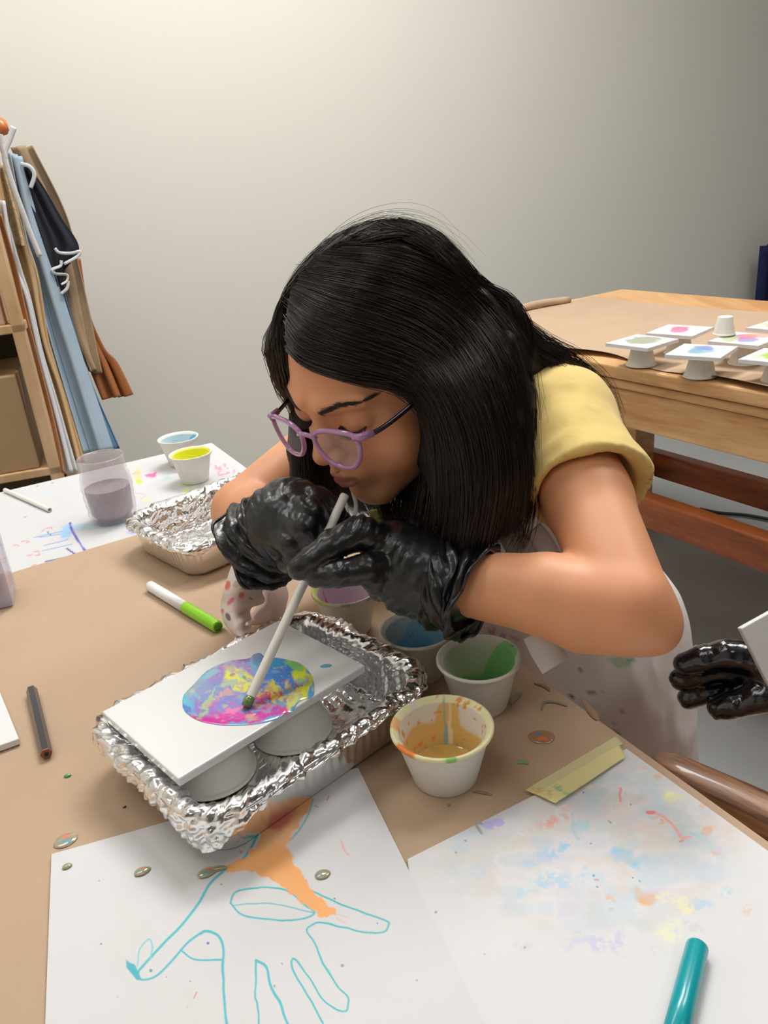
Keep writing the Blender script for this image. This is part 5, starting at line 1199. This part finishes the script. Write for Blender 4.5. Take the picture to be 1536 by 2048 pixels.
A_ = [[(578, 700), (612, 728), (692, 756), (775, 768), (838, 800, .622), (872, 870, .620), (880, 960, .622), (878, 1030, .63), (868, 1080, .64)],
      [(577, 650), (610, 690), (700, 718), (790, 740), (860, 790, .608), (898, 880, .605), (910, 980, .61), (905, 1060, .62), (898, 1105, .63)],
      [(583, 610), (625, 650), (720, 685), (820, 712), (885, 780, .595), (930, 880, .592), (945, 980, .598), (940, 1060, .61), (930, 1105, .62)],
      [(590, 580), (660, 612), (765, 645), (860, 690), (925, 770, .592), (968, 870, .592), (980, 970, .60), (968, 1050, .61), (955, 1105, .62)],
      [(605, 552), (700, 570), (810, 600), (900, 650), (965, 740, .602), (1005, 850, .605), (1018, 940, .61), (1005, 1030, .62), (978, 1085, .63)],
      [(640, 520), (750, 530), (850, 560), (930, 610), (1000, 700, .625), (1035, 810, .63), (1045, 910, .635), (1045, 990, .64), (1020, 1050, .65)],
      [(690, 492), (790, 500), (880, 535), (950, 590, .665), (1020, 660, .66), (1055, 770, .665), (1060, 880, .67), (1070, 960, .67), (1062, 1010, .67)]]
B_g = [[(760, 455), (850, 490), (920, 560), (985, 620, .70), (1030, 690, .70), (1080, 720, .71), (1140, 750, .72), (1190, 800, .735), (1210, 830, .74)],
       [(800, 440), (870, 470), (930, 540), (1000, 600, .72), (1060, 670, .73), (1120, 700, .735), (1170, 740, .745), (1205, 780, .755), (1222, 830, .76)]]
B_l = [[(690, 470), (800, 465), (890, 515), (960, 570, .68), (1020, 605, .68), (1045, 660, .68), (1035, 720, .68), (1010, 760, .68)],
       [(740, 448), (830, 455), (900, 520), (970, 575, .69), (1030, 610, .69), (1060, 680, .69), (1052, 740, .69), (1040, 790, .685)]]
C_g = [[(592, 575), (560, 600), (538, 650), (536, 700), (556, 750), (590, 830, .735), (596, 900, .745), (598, 960, .75), (606, 1000, .75)],
       [(596, 565), (556, 590), (533, 640), (531, 700), (552, 755, .70), (612, 840, .745), (625, 920, .752), (640, 980, .752), (655, 1015, .75)],
       [(610, 545), (560, 570), (532, 620), (535, 700, .76), (580, 780, .77), (640, 860, .77), (670, 930, .765), (700, 990, .755), (730, 1020, .745)],
       [(640, 515), (580, 545), (540, 590), (560, 700, .78), (620, 790, .79), (690, 880, .785), (730, 960, .77), (760, 1010, .75), (780, 1050, .735)]]
E_g = [[(780, 880, .70), (770, 930, .72), (760, 980, .725), (775, 1030, .72), (790, 1060, .71)], [(840, 880, .69), (830, 940, .70), (820, 1000, .70), (815, 1040, .70), (830, 1090, .69)], [(880, 880, .66), (870, 960, .67), (860, 1030, .67), (855, 1070, .67), (870, 1100, .66)]]
Tg_ = [[(690, 492), (660, 480), (620, 510), (575, 560), (545, 610), (534, 660)], [(740, 470), (700, 450), (640, 480), (590, 530), (552, 580), (536, 620)], [(790, 455), (760, 432), (690, 448), (640, 478), (580, 530), (548, 580)]]
Kg = [[(640, 520), (700, 480), (770, 445), (840, 450), (890, 500), (930, 560, .69)], [(620, 530), (680, 470), (750, 432), (830, 436), (895, 490), (940, 550, .70)], [(680, 500), (740, 480), (810, 470), (870, 500), (915, 550), (950, 600, .68)]]
S_ = []
W_g = [[(960, 620, .68), (1030, 700, .66), (1055, 800, .65), (1050, 900, .645), (1052, 980, .645), (1040, 1060, .65), (1015, 1120, .655)], [(980, 620, .68), (1046, 720, .67), (1066, 830, .66), (1058, 930, .655), (1066, 1000, .655), (1052, 1070, .66), (1040, 1100, .66)]]
S_ += sheet_(W_g, 90, .004, seed=21)
S_ += sheet_(A_, 5200, .0036, seed=1); S_ += sheet_(B_g, 700, .0045, seed=2); S_ += sheet_(B_l, 420, .003, seed=3, taper=.1); S_ += sheet_(C_g, 2200, .0035, seed=4)
S_ += sheet_(E_g, 700, .004, seed=5); S_ += sheet_(Tg_, 700, .0016, seed=6, taper=.1); S_ += sheet_(Kg, 900, .0018, seed=7, taper=.1)
# flyaways
S_ += sheet_(A_, 90, .012, seed=8, spread=3); S_ += sheet_(Kg, 60, .008, seed=9, spread=3); S_ += sheet_(B_g, 40, .010, seed=10, spread=3); S_ += sheet_(Tg_, 30, .006, seed=11, spread=3)
S_ = np.array(S_); nS = len(S_); rad = np.full(nS, .00042); rad[-220:] = .00018
V, F = strands('hair', S_, rad, None)
mk('hair', V, F, M_hair, G)['label'] = 'long dark brown hair parted to one side'
# dense inner hair mass
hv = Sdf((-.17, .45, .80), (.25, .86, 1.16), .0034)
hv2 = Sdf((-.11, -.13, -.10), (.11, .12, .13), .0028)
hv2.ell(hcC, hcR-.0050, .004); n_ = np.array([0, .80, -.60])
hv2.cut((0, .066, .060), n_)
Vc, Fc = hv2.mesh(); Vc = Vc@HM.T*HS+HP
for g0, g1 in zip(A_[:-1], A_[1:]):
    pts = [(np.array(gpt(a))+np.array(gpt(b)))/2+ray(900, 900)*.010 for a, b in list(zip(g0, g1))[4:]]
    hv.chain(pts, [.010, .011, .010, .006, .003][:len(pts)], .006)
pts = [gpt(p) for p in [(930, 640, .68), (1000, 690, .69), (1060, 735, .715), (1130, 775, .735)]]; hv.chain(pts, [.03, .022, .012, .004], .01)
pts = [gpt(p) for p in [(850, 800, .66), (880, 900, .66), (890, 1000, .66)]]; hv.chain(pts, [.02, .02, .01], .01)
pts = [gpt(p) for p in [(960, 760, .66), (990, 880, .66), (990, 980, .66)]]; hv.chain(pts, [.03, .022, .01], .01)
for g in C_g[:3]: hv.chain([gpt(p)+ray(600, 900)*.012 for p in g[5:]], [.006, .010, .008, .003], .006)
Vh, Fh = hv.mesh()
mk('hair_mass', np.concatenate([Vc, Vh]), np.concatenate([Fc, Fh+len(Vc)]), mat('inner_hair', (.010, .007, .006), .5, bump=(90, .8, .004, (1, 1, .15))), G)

# ================================================================ second person: gloved hand with a tile
Q = thing('person', 'person out of the frame reaching in with a black gloved hand, holding a white tile', 'person', D(1640, 1400, .74))
s = Sdf(np.minimum(D(1340, 1500, .66), D(1700, 1250, .80))-.06, np.maximum(D(1340, 1250, .80), D(1720, 1500, .66))+.06, .0022)
def ch(pts, k=.004): s.chain([D(*p[:3]) for p in pts], [p[3] for p in pts], k)
ch([(1560, 1345, .715, .026), (1620, 1360, .72, .026)], .01); ch([(1550, 1335, .71, .022), (1580, 1370, .715, .024)], .01)
ch([(1520, 1318, .700, .0130), (1455, 1308, .695, .0118), (1405, 1318, .695, .0106), (1372, 1328, .697, .0098)])
ch([(1525, 1342, .712, .0125), (1450, 1338, .708, .0112), (1395, 1352, .708, .0100), (1362, 1358, .710, .0092)])
ch([(1535, 1360, .720, .0125), (1470, 1366, .718, .0108), (1412, 1384, .718, .0098), (1378, 1396, .72, .0090)])
ch([(1540, 1345, .735, .0110), (1480, 1335, .735, .0100), (1440, 1335, .735, .0092), (1425, 1338, .735, .0085)])
ch([(1570, 1380, .705, .0150), (1515, 1396, .700, .0115), (1465, 1410, .700, .0100), (1438, 1416, .702, .0092)])
V, F = s.mesh(); V = wrinkle(V, F, .0012, 60, D(1600, 1350, .72)-D(1400, 1340, .70), 2)
mk('glove', V, F, mat('wet_black_vinyl', srgb(12, 13, 24), .18, coat=.8, coatr=.05, spec=.7, bump=(60, .5, .005)), Q)['label'] = 'shiny wet black glove'
s = Sdf(np.minimum(D(1560, 1330, .72), D(2100, 1500, .80))-.07, np.maximum(D(1560, 1330, .72), D(2100, 1500, .80))+.07, .005)
s.chain([D(1600, 1352, .722), D(1760, 1400, .76), D(1980, 1440, .80)], [.026, .036, .042], .01); V, F = s.mesh(); mk('body', V, F, M_skin, Q, cols=np.tile(SK, (len(V), 1)))
ta, tb_, tc_ = D(1477, 1256, .672), D(1610, 1268, .70), D(1536, 1374, .690)
ex = (tc_-ta); ex /= np.linalg.norm(ex); ey = tb_-ta; ey -= ex*(ey@ex); ey /= np.linalg.norm(ey); nz_ = np.cross(ex, ey)
V, F = boxm(ta+ex*.055+ey*.055, (.11, .11, .0055), (ex, ey, nz_)); o = mk('ceramic_tile', V, F, M_tile, None, False); bevel(o, .001); tag(o, 'white tile held by the gloved hand reaching in', 'tile')
